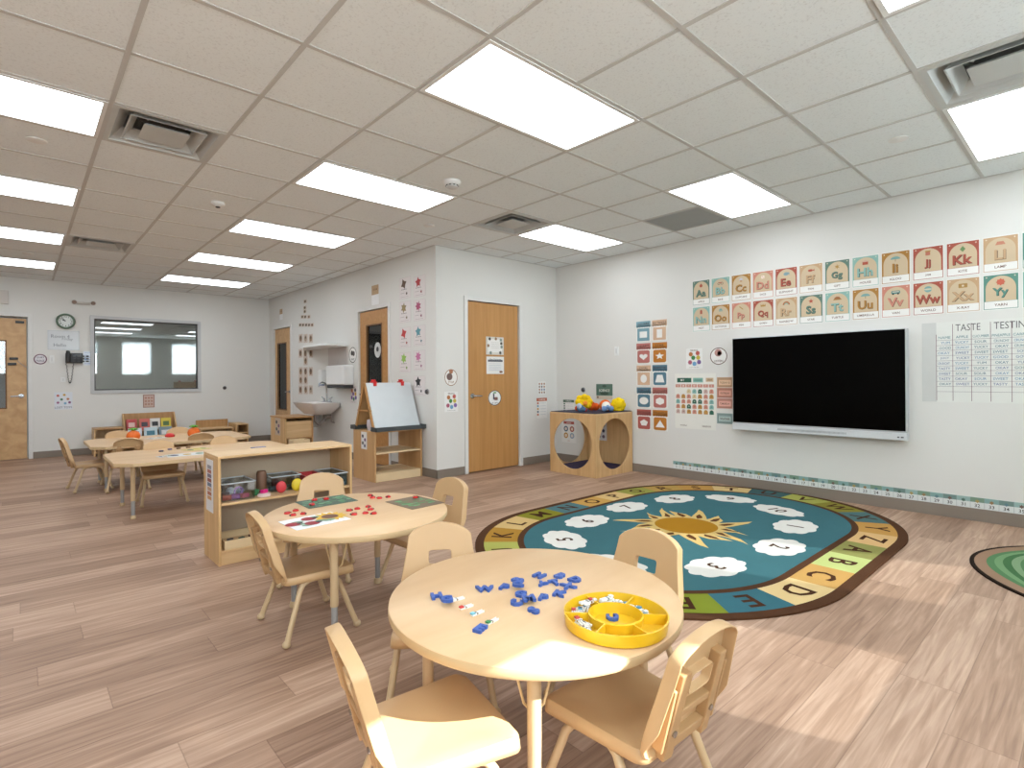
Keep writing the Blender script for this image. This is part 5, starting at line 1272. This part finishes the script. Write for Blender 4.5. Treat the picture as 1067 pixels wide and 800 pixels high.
for kx in range(3):
    m = MB(); m.box(0, .11, 0, .22, 0, .006); o = m.build('paper_stack', col((214, 208, 214), .6), None, (X0 + .757, Y0 + .045, SZ + .0035 + kx * .007)); o.rotation_euler = (0, 0, 0); tag(o, 'flat white booklet in the far right bin, %s' % ['lowest', 'middle', 'topmost'][kx], 'booklet', 'booklets in the right bin')
# lower shelf tray of blocks
LZ = .0915
def wtray(x, y, z, w, d, h, label):
    r = empty('wooden_tray', (x, y, z)); tag(r, label, 'tray', 'wooden trays on the bottom board')
    m = MB(); t = .008; m.box(0, w, 0, d, 0, .006); m.build('tray_bottom', PLY, r)
    for b in ((0, w, 0, t), (0, w, d - t, d), (0, t, t, d - t), (w - t, w, t, d - t)):
        m = MB(); m.box(*b, .006, h); m.build('tray_side', PLY, r, bevel=.001)
wtray(X0 + .04, Y0 + .02, LZ, .33, .26, .055, 'wooden block tray at the left end of the bottom board')
wtray(X0 + .42, Y0 + .02, LZ, .33, .26, .05, 'wooden tray on the bottom board hidden partly by the side chair')
BC = [(150, 60, 50), (70, 66, 74), (120, 90, 70), (60, 80, 70), (160, 130, 100), (90, 60, 60), (56, 60, 84), (140, 110, 80)]
BN = ['red', 'charcoal', 'brown', 'dark green', 'tan', 'maroon', 'navy', 'light brown']
for kx in range(8):
    toy('block', X0 + .075 + .036 * kx, Y0 + .075 + .09 * (kx % 2), LZ + .0065, .017 + .003 * (kx % 3), BC[kx], '%s wooden block in the left tray of the bottom board' % BN[kx], 'blocks in the wooden tray')

# ================================================================== EASEL CENTRE
ea = empty('art_easel', (2.99, 5.50, 0)); tag(ea, 'double-sided art easel on an open maple cabinet with dark tray', 'easel')
EW, ED, EH = .635, .52, .575
m = MB(); m.box(0, .018, 0, ED, .0, EH); m.build('side_panel', DOORL, ea, bevel=.002)
m = MB(); m.box(EW - .018, EW, 0, ED, .0, EH); m.build('side_panel', DOORL, ea, bevel=.002)
m = MB(); m.box(.018, EW - .018, .01, ED - .01, .075, .093); m.build('bottom_board', PLY, ea)
m = MB(); m.box(.018, EW - .018, .01, ED - .01, .315, .331); m.build('shelf_board', PLY, ea)
m = MB(); m.box(.018, EW - .018, .012, .028, .0, .075); m.build('plinth', PLY, ea)
m = MB(); m.box(.018, EW * .42, ED - .014, ED - .004, .093, EH - .02); m.build('back_panel', DOORL, ea)
m = MB(); m.box(.018, EW - .018, .02, ED - .02, EH - .018, EH); m.build('top_board', DOORL, ea)
def tray_(y0, y1):
    m = MB(); z0 = EH + .001; m.box(-.01, EW + .03, y0, y1, z0, z0 + .012)
    m.box(-.01, EW + .03, y0, y0 + .008, z0 + .012, z0 + .05); m.box(-.01, EW + .03, y1 - .008, y1, z0 + .012, z0 + .05); m.box(-.01, -.002, y0, y1, z0 + .012, z0 + .05); m.box(EW + .022, EW + .03, y0, y1, z0 + .012, z0 + .05)
    m.build('paint_tray', col((66, 72, 74), .45), ea, bevel=.003)
tray_(-.055, .07); tray_(ED - .07, ED + .055)
zb = EH + .02; zt = 1.125; yc = ED / 2
def lean(y0, y1, name, mat, x0, x1, th, zlo, zhi):
    m = MB(); d = Vector((0, y1 - y0, zhi - zlo)).normalized(); nrm = Vector((0, -d.z, d.y)) * th
    a = [(x0, y0, zlo), (x1, y0, zlo), (x1, y1, zhi), (x0, y1, zhi)]; b = [tuple(Vector(q) + nrm) for q in a]
    m.add(a + b, [(0, 1, 2, 3), (4, 5, 6, 7), (0, 1, 5, 4), (1, 2, 6, 5), (2, 3, 7, 6), (3, 0, 4, 7)]); return m.build(name, mat, ea, bevel=.002)
lean(.035, yc - .01, 'drawing_board', col((206, 210, 212), .35), .022, EW - .012, .012, zb, zt)
lean(ED - .035, yc + .01, 'rear_board', DOORL, .022, EW - .012, -.012, zb, zt)
for x0 in (.003,):
    m = MB()
    for ya, yb in ((.045, yc - .005), (ED - .045, yc + .005)):
        d = Vector((0, yb - ya, zt - zb)); M_ = Matrix.Translation((x0 + .008, (ya + yb) / 2, (zb + zt) / 2)) @ Vector((0, 0, 1)).rotation_difference(d.normalized()).to_matrix().to_4x4(); m.obox(M_, .014, .034, d.length)
    m.box(x0 + .001, x0 + .015, .10, ED - .10, .80, .815)
    m.build('side_frame', DOORW, ea)
for px_ in (.13, .50):
    m = MB(); m.box(px_ - .03, px_ + .03, yc - .035, yc + .035, zt + .004, zt + .018); m.box(px_ - .02, px_ + .02, yc - .045, yc - .037, zt - .035, zt + .012); m.tube([(px_ - .028, yc, zt + .03), (px_ + .028, yc, zt + .03)], .012, 10); m.build('paper_clip', col((206, 34, 34), .4), ea, bevel=.002)
m = MB(); m.lathe([(.05, 0), (.062, .06), (.055, .12), (.045, .125), (1e-5, .12)], 20); m.ball((.02, 0, .13), .035, 0); m.build('paint_towel_bag', col((196, 188, 196), .6), None, (3.075, 5.50 + .22, EH + .001)); o = bpy.context.scene.collection.objects[-1]; tag(o, 'pale grey cloth bundle standing inside the easel frame', 'cloth bundle')
def dr11(p, w, h):
    for a, b, c in ((-.2, .25, (60, 60, 64)), (.2, .05, (120, 80, 120)), (-.2, -.15, (80, 90, 80)), (.15, -.3, (90, 90, 120))): p.poly(ell(a * w, b * h, w * .16, h * .1), c, 2)
p = Print(.135, .20, (224, 222, 222)); dr11(p, .135, .20); o = p.build('poster'); o.matrix_world = Matrix(((0, 0, -1, 2.9895), (-1, 0, 0, 5.50 + .25), (0, 1, 0, .46), (0, 0, 0, 1))); tag(o, 'small white picture sheet on the side of the easel cabinet', 'poster')

# ================================================================== PLAY CUBE
CX0, CY0, CS, CH_ = 4.985, 3.945, .725, .750
pc = empty('play_cube', (CX0, CY0, 0)); tag(pc, 'wooden play cube with large round openings and dark cushion inside', 'play cube')
def holed(w, h, cx_, cz, r_, t, n=48):
    """panel in the x-z plane with a round hole, thickness along y 0..t"""
    O = []; 
    for k in range(n):
        a = 2 * PI * k / n; dx, dz = math.cos(a), math.sin(a); ts = []
        if dx > 1e-9: ts.append((w - cx_) / dx)
        if dx < -1e-9: ts.append(-cx_ / dx)
        if dz > 1e-9: ts.append((h - cz) / dz)
        if dz < -1e-9: ts.append(-cz / dz)
        q = min(ts); O.append((cx_ + dx * q, cz + dz * q))
    for c_ in ((0, 0), (w, 0), (w, h), (0, h)):
        k = min(range(n), key=lambda i: (O[i][0] - c_[0]) ** 2 + (O[i][1] - c_[1]) ** 2); O[k] = c_
    I = [(cx_ + r_ * math.cos(2 * PI * k / n), cz + r_ * math.sin(2 * PI * k / n)) for k in range(n)]
    vs = []
    for y in (0, t):
        vs += [(x, y, z) for x, z in O] + [(x, y, z) for x, z in I]
    fs = []
    for k in range(n):
        j = (k + 1) % n; fs += [(k, j, n + j, n + k), (2 * n + k, 3 * n + k, 3 * n + j, 2 * n + j), (k, 2 * n + k, 2 * n + j, j), (n + k, n + j, 3 * n + j, 3 * n + k)]
    return vs, fs
PT_ = .018; rh = .305; hz = .375
for name, f in (('front_panel', lambda x, y, z: (x, y, z)), ('rear_panel', lambda x, y, z: (x, CS - PT_ + y, z))):
    vs, fs = holed(CS, CH_ - .02, CS / 2, hz, rh, PT_); m = MB(); m.add([f(*v) for v in vs], fs); m.build(name, MAPLE_Z, pc, bevel=.002)
vs, fs = holed(CS - 2 * PT_ - .001, CH_ - .02, (CS - 2 * PT_) / 2, hz, rh, PT_); m = MB(); m.add([(y, PT_ + x, z) for x, y, z in vs], fs); m.build('left_panel', MAPLE_Z, pc, bevel=.002)
m = MB(); m.box(CS - PT_, CS, PT_, CS - PT_, 0, CH_ - .02); m.build('right_panel', MAPLE_Z, pc)
m = MB(); m.box(PT_, CS - PT_, PT_, CS - PT_, .015, .033); m.build('floor_board', MAPLE, pc)
m = MB(); m.box(0, CS, 0, CS, CH_ - .02, CH_ - .004); m.build('top_board', MAPLE, pc, bevel=.002)
m = MB(); m.box(.01, CS - .01, .01, CS - .01, CH_ - .0035, CH_ + .004); m.build('top_mat', NAVY, pc, bevel=.002)
m = MB(); m.box(PT_ + .01, CS - PT_ - .01, PT_ + .01, CS - PT_ - .01, .034, .075); o = m.build('cushion', col((38, 26, 66), .8), None, (CX0, CY0, 0), bevel=.015); tag(o, 'dark purple cushion lying inside the play cube', 'cushion')
p = Print(.24, .30, (206, 206, 212))
p.text('FRIENDS', 0, .12, .025, (80, 90, 110), 2)
for a in range(3):
    for b in range(3): p.circ((a - 1) * .07, .05 - b * .075, .022, [(70, 76, 100), (110, 90, 110), (60, 66, 90)][(a + b) % 3], 2)
o = p.build('poster'); o.matrix_world = Matrix(((0, 0, -1, CX0 + CS - PT_ - .002), (-1, 0, 0, CY0 + .50), (0, 1, 0, .50), (0, 0, 0, 1))); tag(o, 'pale poster of nine figures on the inner side of the play cube', 'poster')
# plush toys on top
PZ = CH_ + .004
def plush(x, y, parts, label, rot=0):
    r = empty('plush_toy', (x, y, PZ), rot); tag(r, label, 'plush toy', 'plush toys on the play cube')
    for nm_, c, balls in parts:
        m = MB()
        for (a, b, z_, s, sc) in balls: m.ball((a, b, z_), s, 0, 14, sc)
        m.build(nm_, col(c, .9, 0, .1, .6), r)
U = (1, 1, 1)
plush(CX0 + .30, CY0 + .42, [('mane', (238, 196, 30), [(.07 * math.cos(a), .0 + .02 * math.sin(3 * a), .115 + .055 * math.sin(a), .045, U) for a in [k * PI / 4 for k in range(8)]] + [(0, 0, .115, .06, U)]), ('body', (226, 96, 40), [(.10, .02, .06, .058, U), (.16, .03, .05, .048, U), (-.08, .01, .035, .035, U)]), ('muzzle', (240, 150, 60), [(0, -.05, .10, .03, U)])], 'yellow and orange plush toy, left of the three on the cube', -.6)
plush(CX0 + .12, CY0 + .33, [('body', (90, 120, 150), [(0, 0, .045, .045, U), (.06, .02, .03, .03, U)]), ('head', (190, 200, 215), [(-.03, -.02, .075, .032, U)]), ('feet', (196, 60, 50), [(.09, .03, .025, .025, U)])], 'small blue plush toy at the left corner of the cube top', -.3)
plush(CX0 + .36, CY0 + .12, [('body', (226, 110, 50), [(0, .04, .075, .072, U), (.07, .06, .045, .044, U)]), ('face', (236, 226, 216), [(-.01, -.012, .07, .055, U)]), ('arms', (120, 150, 190), [(-.05, -.05, .04, .034, U), (.035, -.055, .04, .034, U), (-.01, -.06, .062, .024, U)])], 'orange plush toy with white face and blue arms, in the middle', -.5)
plush(CX0 + .60, CY0 + .12, [('mane', (240, 204, 30), [(.055 * math.cos(a), .0, .075 + .05 * math.sin(a), .045, U) for a in [k * PI / 4 for k in range(8)]] + [(0, -.01, .08, .06, U)]), ('body', (232, 120, 30), [(-.09, .0, .035, .034, U), (.03, .06, .04, .04, U)])], 'bright yellow round plush toy, right of the three on the cube', -.6)

# ================================================================== BACK OF THE ROOM
def book(x, y, z, w, h, t, c, label, rot, tilt, c2=None):
    r = empty('picture_book', (x, y, z)); r.rotation_euler = (tilt, 0, rot); tag(r, label, 'book', 'picture books on the display rack')
    m = MB(); m.box(-w / 2, w / 2, -.0, .002, 0, h); m.box(-w / 2, w / 2, t - .002, t, 0, h); m.box(-w / 2, -w / 2 + .002, 0, t, 0, h); m.build('cover', col(c, .35), r)
    m = MB(); m.box(-w / 2 + .003, w / 2 - .003, .0025, t - .0025, .004, h - .004); m.build('pages', PAPER, r)
    if c2:
        m = MB(); m.box(-w * .3, w * .3, -.0015, -.0005, h * .3, h * .7); m.build('cover_picture', col(c2, .35), r)
rk = empty('book_display', (1.26, 10.42, 0)); tag(rk, 'wooden book display rack against the back wall under the window', 'bookcase')
m = MB(); 
for x0 in (0, .73): m.prism([(0, 0), (.40, 0), (.40, .63), (.34, .63), (0, .20)], x0, x0 + .018, 0, Matrix(((0, 0, 1, 0), (1, 0, 0, 0), (0, 1, 0, 0), (0, 0, 0, 1))))
m.build('side_panel', MAPLE_Z, rk)
m = MB(); m.box(.018, .73, .38, .395, .02, .63); m.build('back_panel', MAPLE_D, rk)
for k in range(3):
    m = MB(); y0 = .02 + .12 * k; z0 = .06 + .14 * k; m.box(.018, .73, y0, y0 + .11, z0, z0 + .012); m.build('ledge', MAPLE, rk)
bk = [(.12, 2, (186, 60, 60), (220, 180, 170), 'red picture book at the upper left'), (.30, 2, (204, 96, 84), (60, 50, 60), 'coral picture book second on the top ledge'), (.45, 2, (226, 220, 214), (40, 36, 40), 'white picture book with dark figure on the top ledge'), (.61, 2, (220, 196, 60), (90, 120, 60), 'yellow picture book at the upper right'),
      (.15, 1, (224, 226, 230), (120, 140, 160), 'white picture book at the left of the second ledge'), (.37, 1, (196, 214, 220), (60, 120, 140), 'pale blue picture book in the middle of the second ledge'), (.58, 1, (120, 140, 150), (220, 220, 220), 'grey blue picture book at the right of the second ledge'),
      (.20, 0, (90, 140, 150), (220, 220, 210), 'teal picture book low on the display rack, left'), (.48, 0, (230, 230, 226), (120, 90, 70), 'white picture book low on the display rack, right')]
for dx, lv_, c, c2, lb in bk: book(1.26 + dx, 10.42 + .035 + .12 * lv_, .0735 + .14 * lv_, .145 if lv_ == 2 else .19, .185, .012, c, lb, 0, -.18, c2)
def cab(name, x, y, w, d, h, label, cat, topc, panelc, grp=None, shelves=0):
    r = empty(name, (x, y, 0)); tag(r, label, cat, grp); t = .018
    m = MB(); m.box(0, t, 0, d, 0, h - t); m.build('side_panel', panelc, r); m = MB(); m.box(w - t, w, 0, d, 0, h - t); m.build('side_panel', panelc, r)
    m = MB(); m.box(0, w, 0, d, h - t, h); m.build('top_board', topc, r, bevel=.002); m = MB(); m.box(t, w - t, 0, d - .01, .05, .05 + t); m.build('bottom_board', panelc, r)
    m = MB(); m.box(t, w - t, d - .01, d, 0, h - t); m.build('back_panel', panelc, r)
    for k in range(shelves):
        z_ = .05 + (h - .05) * (k + 1) / (shelves + 1); m = MB(); m.box(t, w - t, 0, d - .01, z_, z_ + t); m.build('shelf_board', panelc, r)
    return r
cab('low_cabinet', .86, 10.42, .39, .40, .43, 'low cabinet with brown top left of the book rack', 'cabinet', MAPLE_D, MAPLE_Z, 'low cabinets on the back wall', 1)
c_ = cab('low_cabinet', 2.34, 10.40, .52, .40, .33, 'low cabinet with an upright brown panel right of the book rack', 'cabinet', MAPLE, MAPLE_Z, 'low cabinets on the back wall', 1)
m = MB(); m.box(0, .52, .36, .39, .33, .46); m.build('upright_panel', MAPLE_D, c_)
cab('low_cabinet', 2.88, 10.30, .20, .50, .39, 'narrow low cabinet end at the right of the back wall row', 'cabinet', MAPLE, MAPLE_Z, 'low cabinets on the back wall', 1)
# wooden unit in front of the sink
pk = empty('wooden_play_unit', (2.9, 8.0, 0)); tag(pk, 'wooden play unit with a dark slot under its top, in front of the sink', 'play unit')
m = MB(); m.box(0, .02, 0, .60, .0, .60); m.build('side_panel', MAPLE_Z, pk); m = MB(); m.box(.40, .42, 0, .60, 0, .60); m.build('side_panel', MAPLE_D, pk)
m = MB(); m.box(-.01, .43, -.01, .61, .60, .622); m.build('top_board', MAPLE_D, pk, bevel=.002)
m = MB(); m.box(.02, .40, .015, .03, .31, .555); m.build('front_panel', MAPLE, pk); m = MB(); m.box(.02, .40, .575, .595, .0, .60); m.build('back_panel', MAPLE_D, pk)
m = MB(); m.box(.02, .40, .02, .575, .29, .308); m.build('shelf_board', MAPLE_D, pk)
p = Print(.22, .26, (200, 180, 160)); dr11(p, .22, .26); o = p.build('poster'); o.matrix_world = Matrix(((0, 0, -1, 2.8995), (-1, 0, 0, 8.0 + .30), (0, 1, 0, .47), (0, 0, 0, 1))); tag(o, 'faded picture sheet on the end of the wooden play unit', 'poster')
r = empty('toy_crate', (2.66, 7.05, 0)); tag(r, 'small pale wooden crate seen just over the shelf unit top', 'crate')
m = MB(); m.box(0, .22, 0, .18, .02, .04); m.build('crate_bottom', PLY, r)
for b in ((0, .22, 0, .012), (0, .22, .168, .18), (0, .012, .012, .168), (.208, .22, .012, .168)):
    m = MB(); m.box(*b, 0, .38); m.build('crate_side', PLY, r, bevel=.002)
# table things at the back
def pumpkin(px, py, z, s, label):
    p_ = onz(px, py, z + s * .8); r = empty('toy_pumpkin', (p_.x, p_.y, z)); tag(r, label, 'toy pumpkin', 'toy pumpkins on the far table')
    m = MB(); n = 32; prof = []
    vs = []; RN = 9
    for i in range(RN + 1):
        t = PI * i / RN
        for k in range(n):
            a = 2 * PI * k / n; q = s * (.94 + .09 * abs(math.cos(4 * a))); vs.append((q * math.sin(t) * math.cos(a) + 1e-5 * math.cos(a), q * math.sin(t) * math.sin(a) + 1e-5 * math.sin(a), s * .95 - s * .95 * math.cos(t)))
    m.add(vs, [(i * n + k, i * n + (k + 1) % n, (i + 1) * n + (k + 1) % n, (i + 1) * n + k) for i in range(RN) for k in range(n)], 0, True); m.build('pumpkin_body', col((232, 110, 30), .5), r)
    m = MB()
    for k in range(7):
        a = 2 * PI * k / 7; m.tube([(0, 0, s * 1.85), (s * .3 * math.cos(a), s * .3 * math.sin(a), s * 2.15), (s * .8 * math.cos(a), s * .8 * math.sin(a), s * 2.05)], [s * .12, s * .2, s * .04], 6)
    m.build('leaves', col((90, 160, 50), .6), r)
pumpkin(139, 455, TZ1, .066, 'orange toy pumpkin with green leaves on the left part of the far table')
pumpkin(202, 451.5, TZ1, .066, 'orange toy pumpkin with green leaves on the right part of the far table')
p_ = onz(177, 455, TZ1); m = MB(); m.lathe([(.05, 0), (.055, .02), (.03, .04), (1e-5, .045)], 16); o = m.build('red_dish', col((206, 40, 40), .4), None, (p_.x, p_.y, TZ1)); tag(o, 'small red bowl upside down on the far table', 'bowl')
for k, (px, py, w_, h_, c, lb) in enumerate([(195, 473.5, .34, .20, (222, 222, 222), 'white paper strip near the right of the nearer rectangular table'), (172, 475.5, .12, .10, (210, 214, 222), 'small pale card on the nearer rectangular table'), (205, 468, .22, .16, (214, 200, 120), 'yellow card on the nearer rectangular table by the shelf unit'), (162, 456.5, .2, .14, (226, 228, 230), 'white paper on the far table left of the red bowl')]):
    p_ = onz(px, py, TZ1); p = Print(w_, h_, c); 
    for q in range(3): p.poly(ell((q - 1) * w_ * .3, 0, w_ * .1, h_ * .25), [(60, 70, 100), (200, 160, 70), (90, 130, 90)][q], 1)
    o = p.build('activity_card'); o.location = (p_.x, p_.y, TZ1 + .0005); o.rotation_euler = (0, 0, .2 * k); tag(o, lb, 'card', 'cards on the rectangular tables')
for k, (px, py, c, lb) in enumerate([(168, 470.5, (60, 60, 90), 'dark counter'), (177, 468.5, (110, 100, 140), 'violet counter'), (186, 467.5, (120, 90, 60), 'brown counter'), (196, 466.5, (150, 120, 90), 'tan counter')]):
    p_ = onz(px, py, TZ1); m = MB(); m.lathe([(.02, 0), (.02, .012), (1e-5, .014)], 14); o = m.build('game_counter', col(c, .5), None, (p_.x, p_.y, TZ1)); tag(o, '%s lying on the nearer rectangular table' % lb, 'counter', 'counters on the nearer rectangular table')
p_ = onz(256, 462.5, .692); m = MB(); m.box(-.05, .05, -.012, .012, 0, .004); o = m.build('name_tag', col((120, 130, 170), .5), None, (p_.x, min(p_.y, 4.03), .692)); tag(o, 'tiny bluish strip lying on top of the shelf unit', 'strip')

# ================================================================== LIGHT, SKY, CAMERA
su = bpy.data.lights.new('sun', 'SUN'); su.energy = 20.0; su.angle = .0065; su.color = (1, .98, .95)
so = bpy.data.objects.new('sun', su); COL.objects.link(so)
d = Vector((-.35, .937, -.62)).normalized(); so.rotation_euler = d.to_track_quat('-Z', 'Y').to_euler(); so.location = (2, -6, 5)
W = bpy.data.worlds.new('sky'); SC.world = W; W.use_nodes = True; nt = W.node_tree
bg = nt.nodes['Background']; bg.inputs[0].default_value = (.90, .94, 1, 1); bg.inputs[1].default_value = 14.0
for n, (a, b, z0, z1) in enumerate(SUNW):
    L = bpy.data.lights.new('daylight', 'AREA'); L.shape = 'RECTANGLE'; L.size = b - a; L.size_y = z1 - z0; L.cycles.is_portal = True
    lo = bpy.data.objects.new('daylight', L); COL.objects.link(lo); lo.location = ((a + b) / 2, YF - .13, (z0 + z1) / 2); lo.rotation_euler = (PI / 2, 0, 0)
    lo.rotation_euler = Vector((0, 1, 0)).to_track_quat('-Z', 'Z').to_euler()

cam = bpy.data.cameras.new('camera'); co = bpy.data.objects.new('camera', cam); COL.objects.link(co)
cam.sensor_fit = 'HORIZONTAL'; cam.sensor_width = 36; cam.lens = FPX / 1067 * 36; cam.shift_x = (533.5 - CX) / 1067; cam.shift_y = (CY - 400) / 1067; cam.clip_start = .05
bk_ = -FW
co.matrix_world = Matrix(((RV.x, UV.x, bk_.x, 0), (RV.y, UV.y, bk_.y, 0), (RV.z, UV.z, bk_.z, HC), (0, 0, 0, 1)))
SC.camera = co
vs = SC.view_settings; vs.view_transform = 'Standard'; vs.look = 'None'; vs.gamma = 1; vs.use_curve_mapping = False; vs.exposure = .32
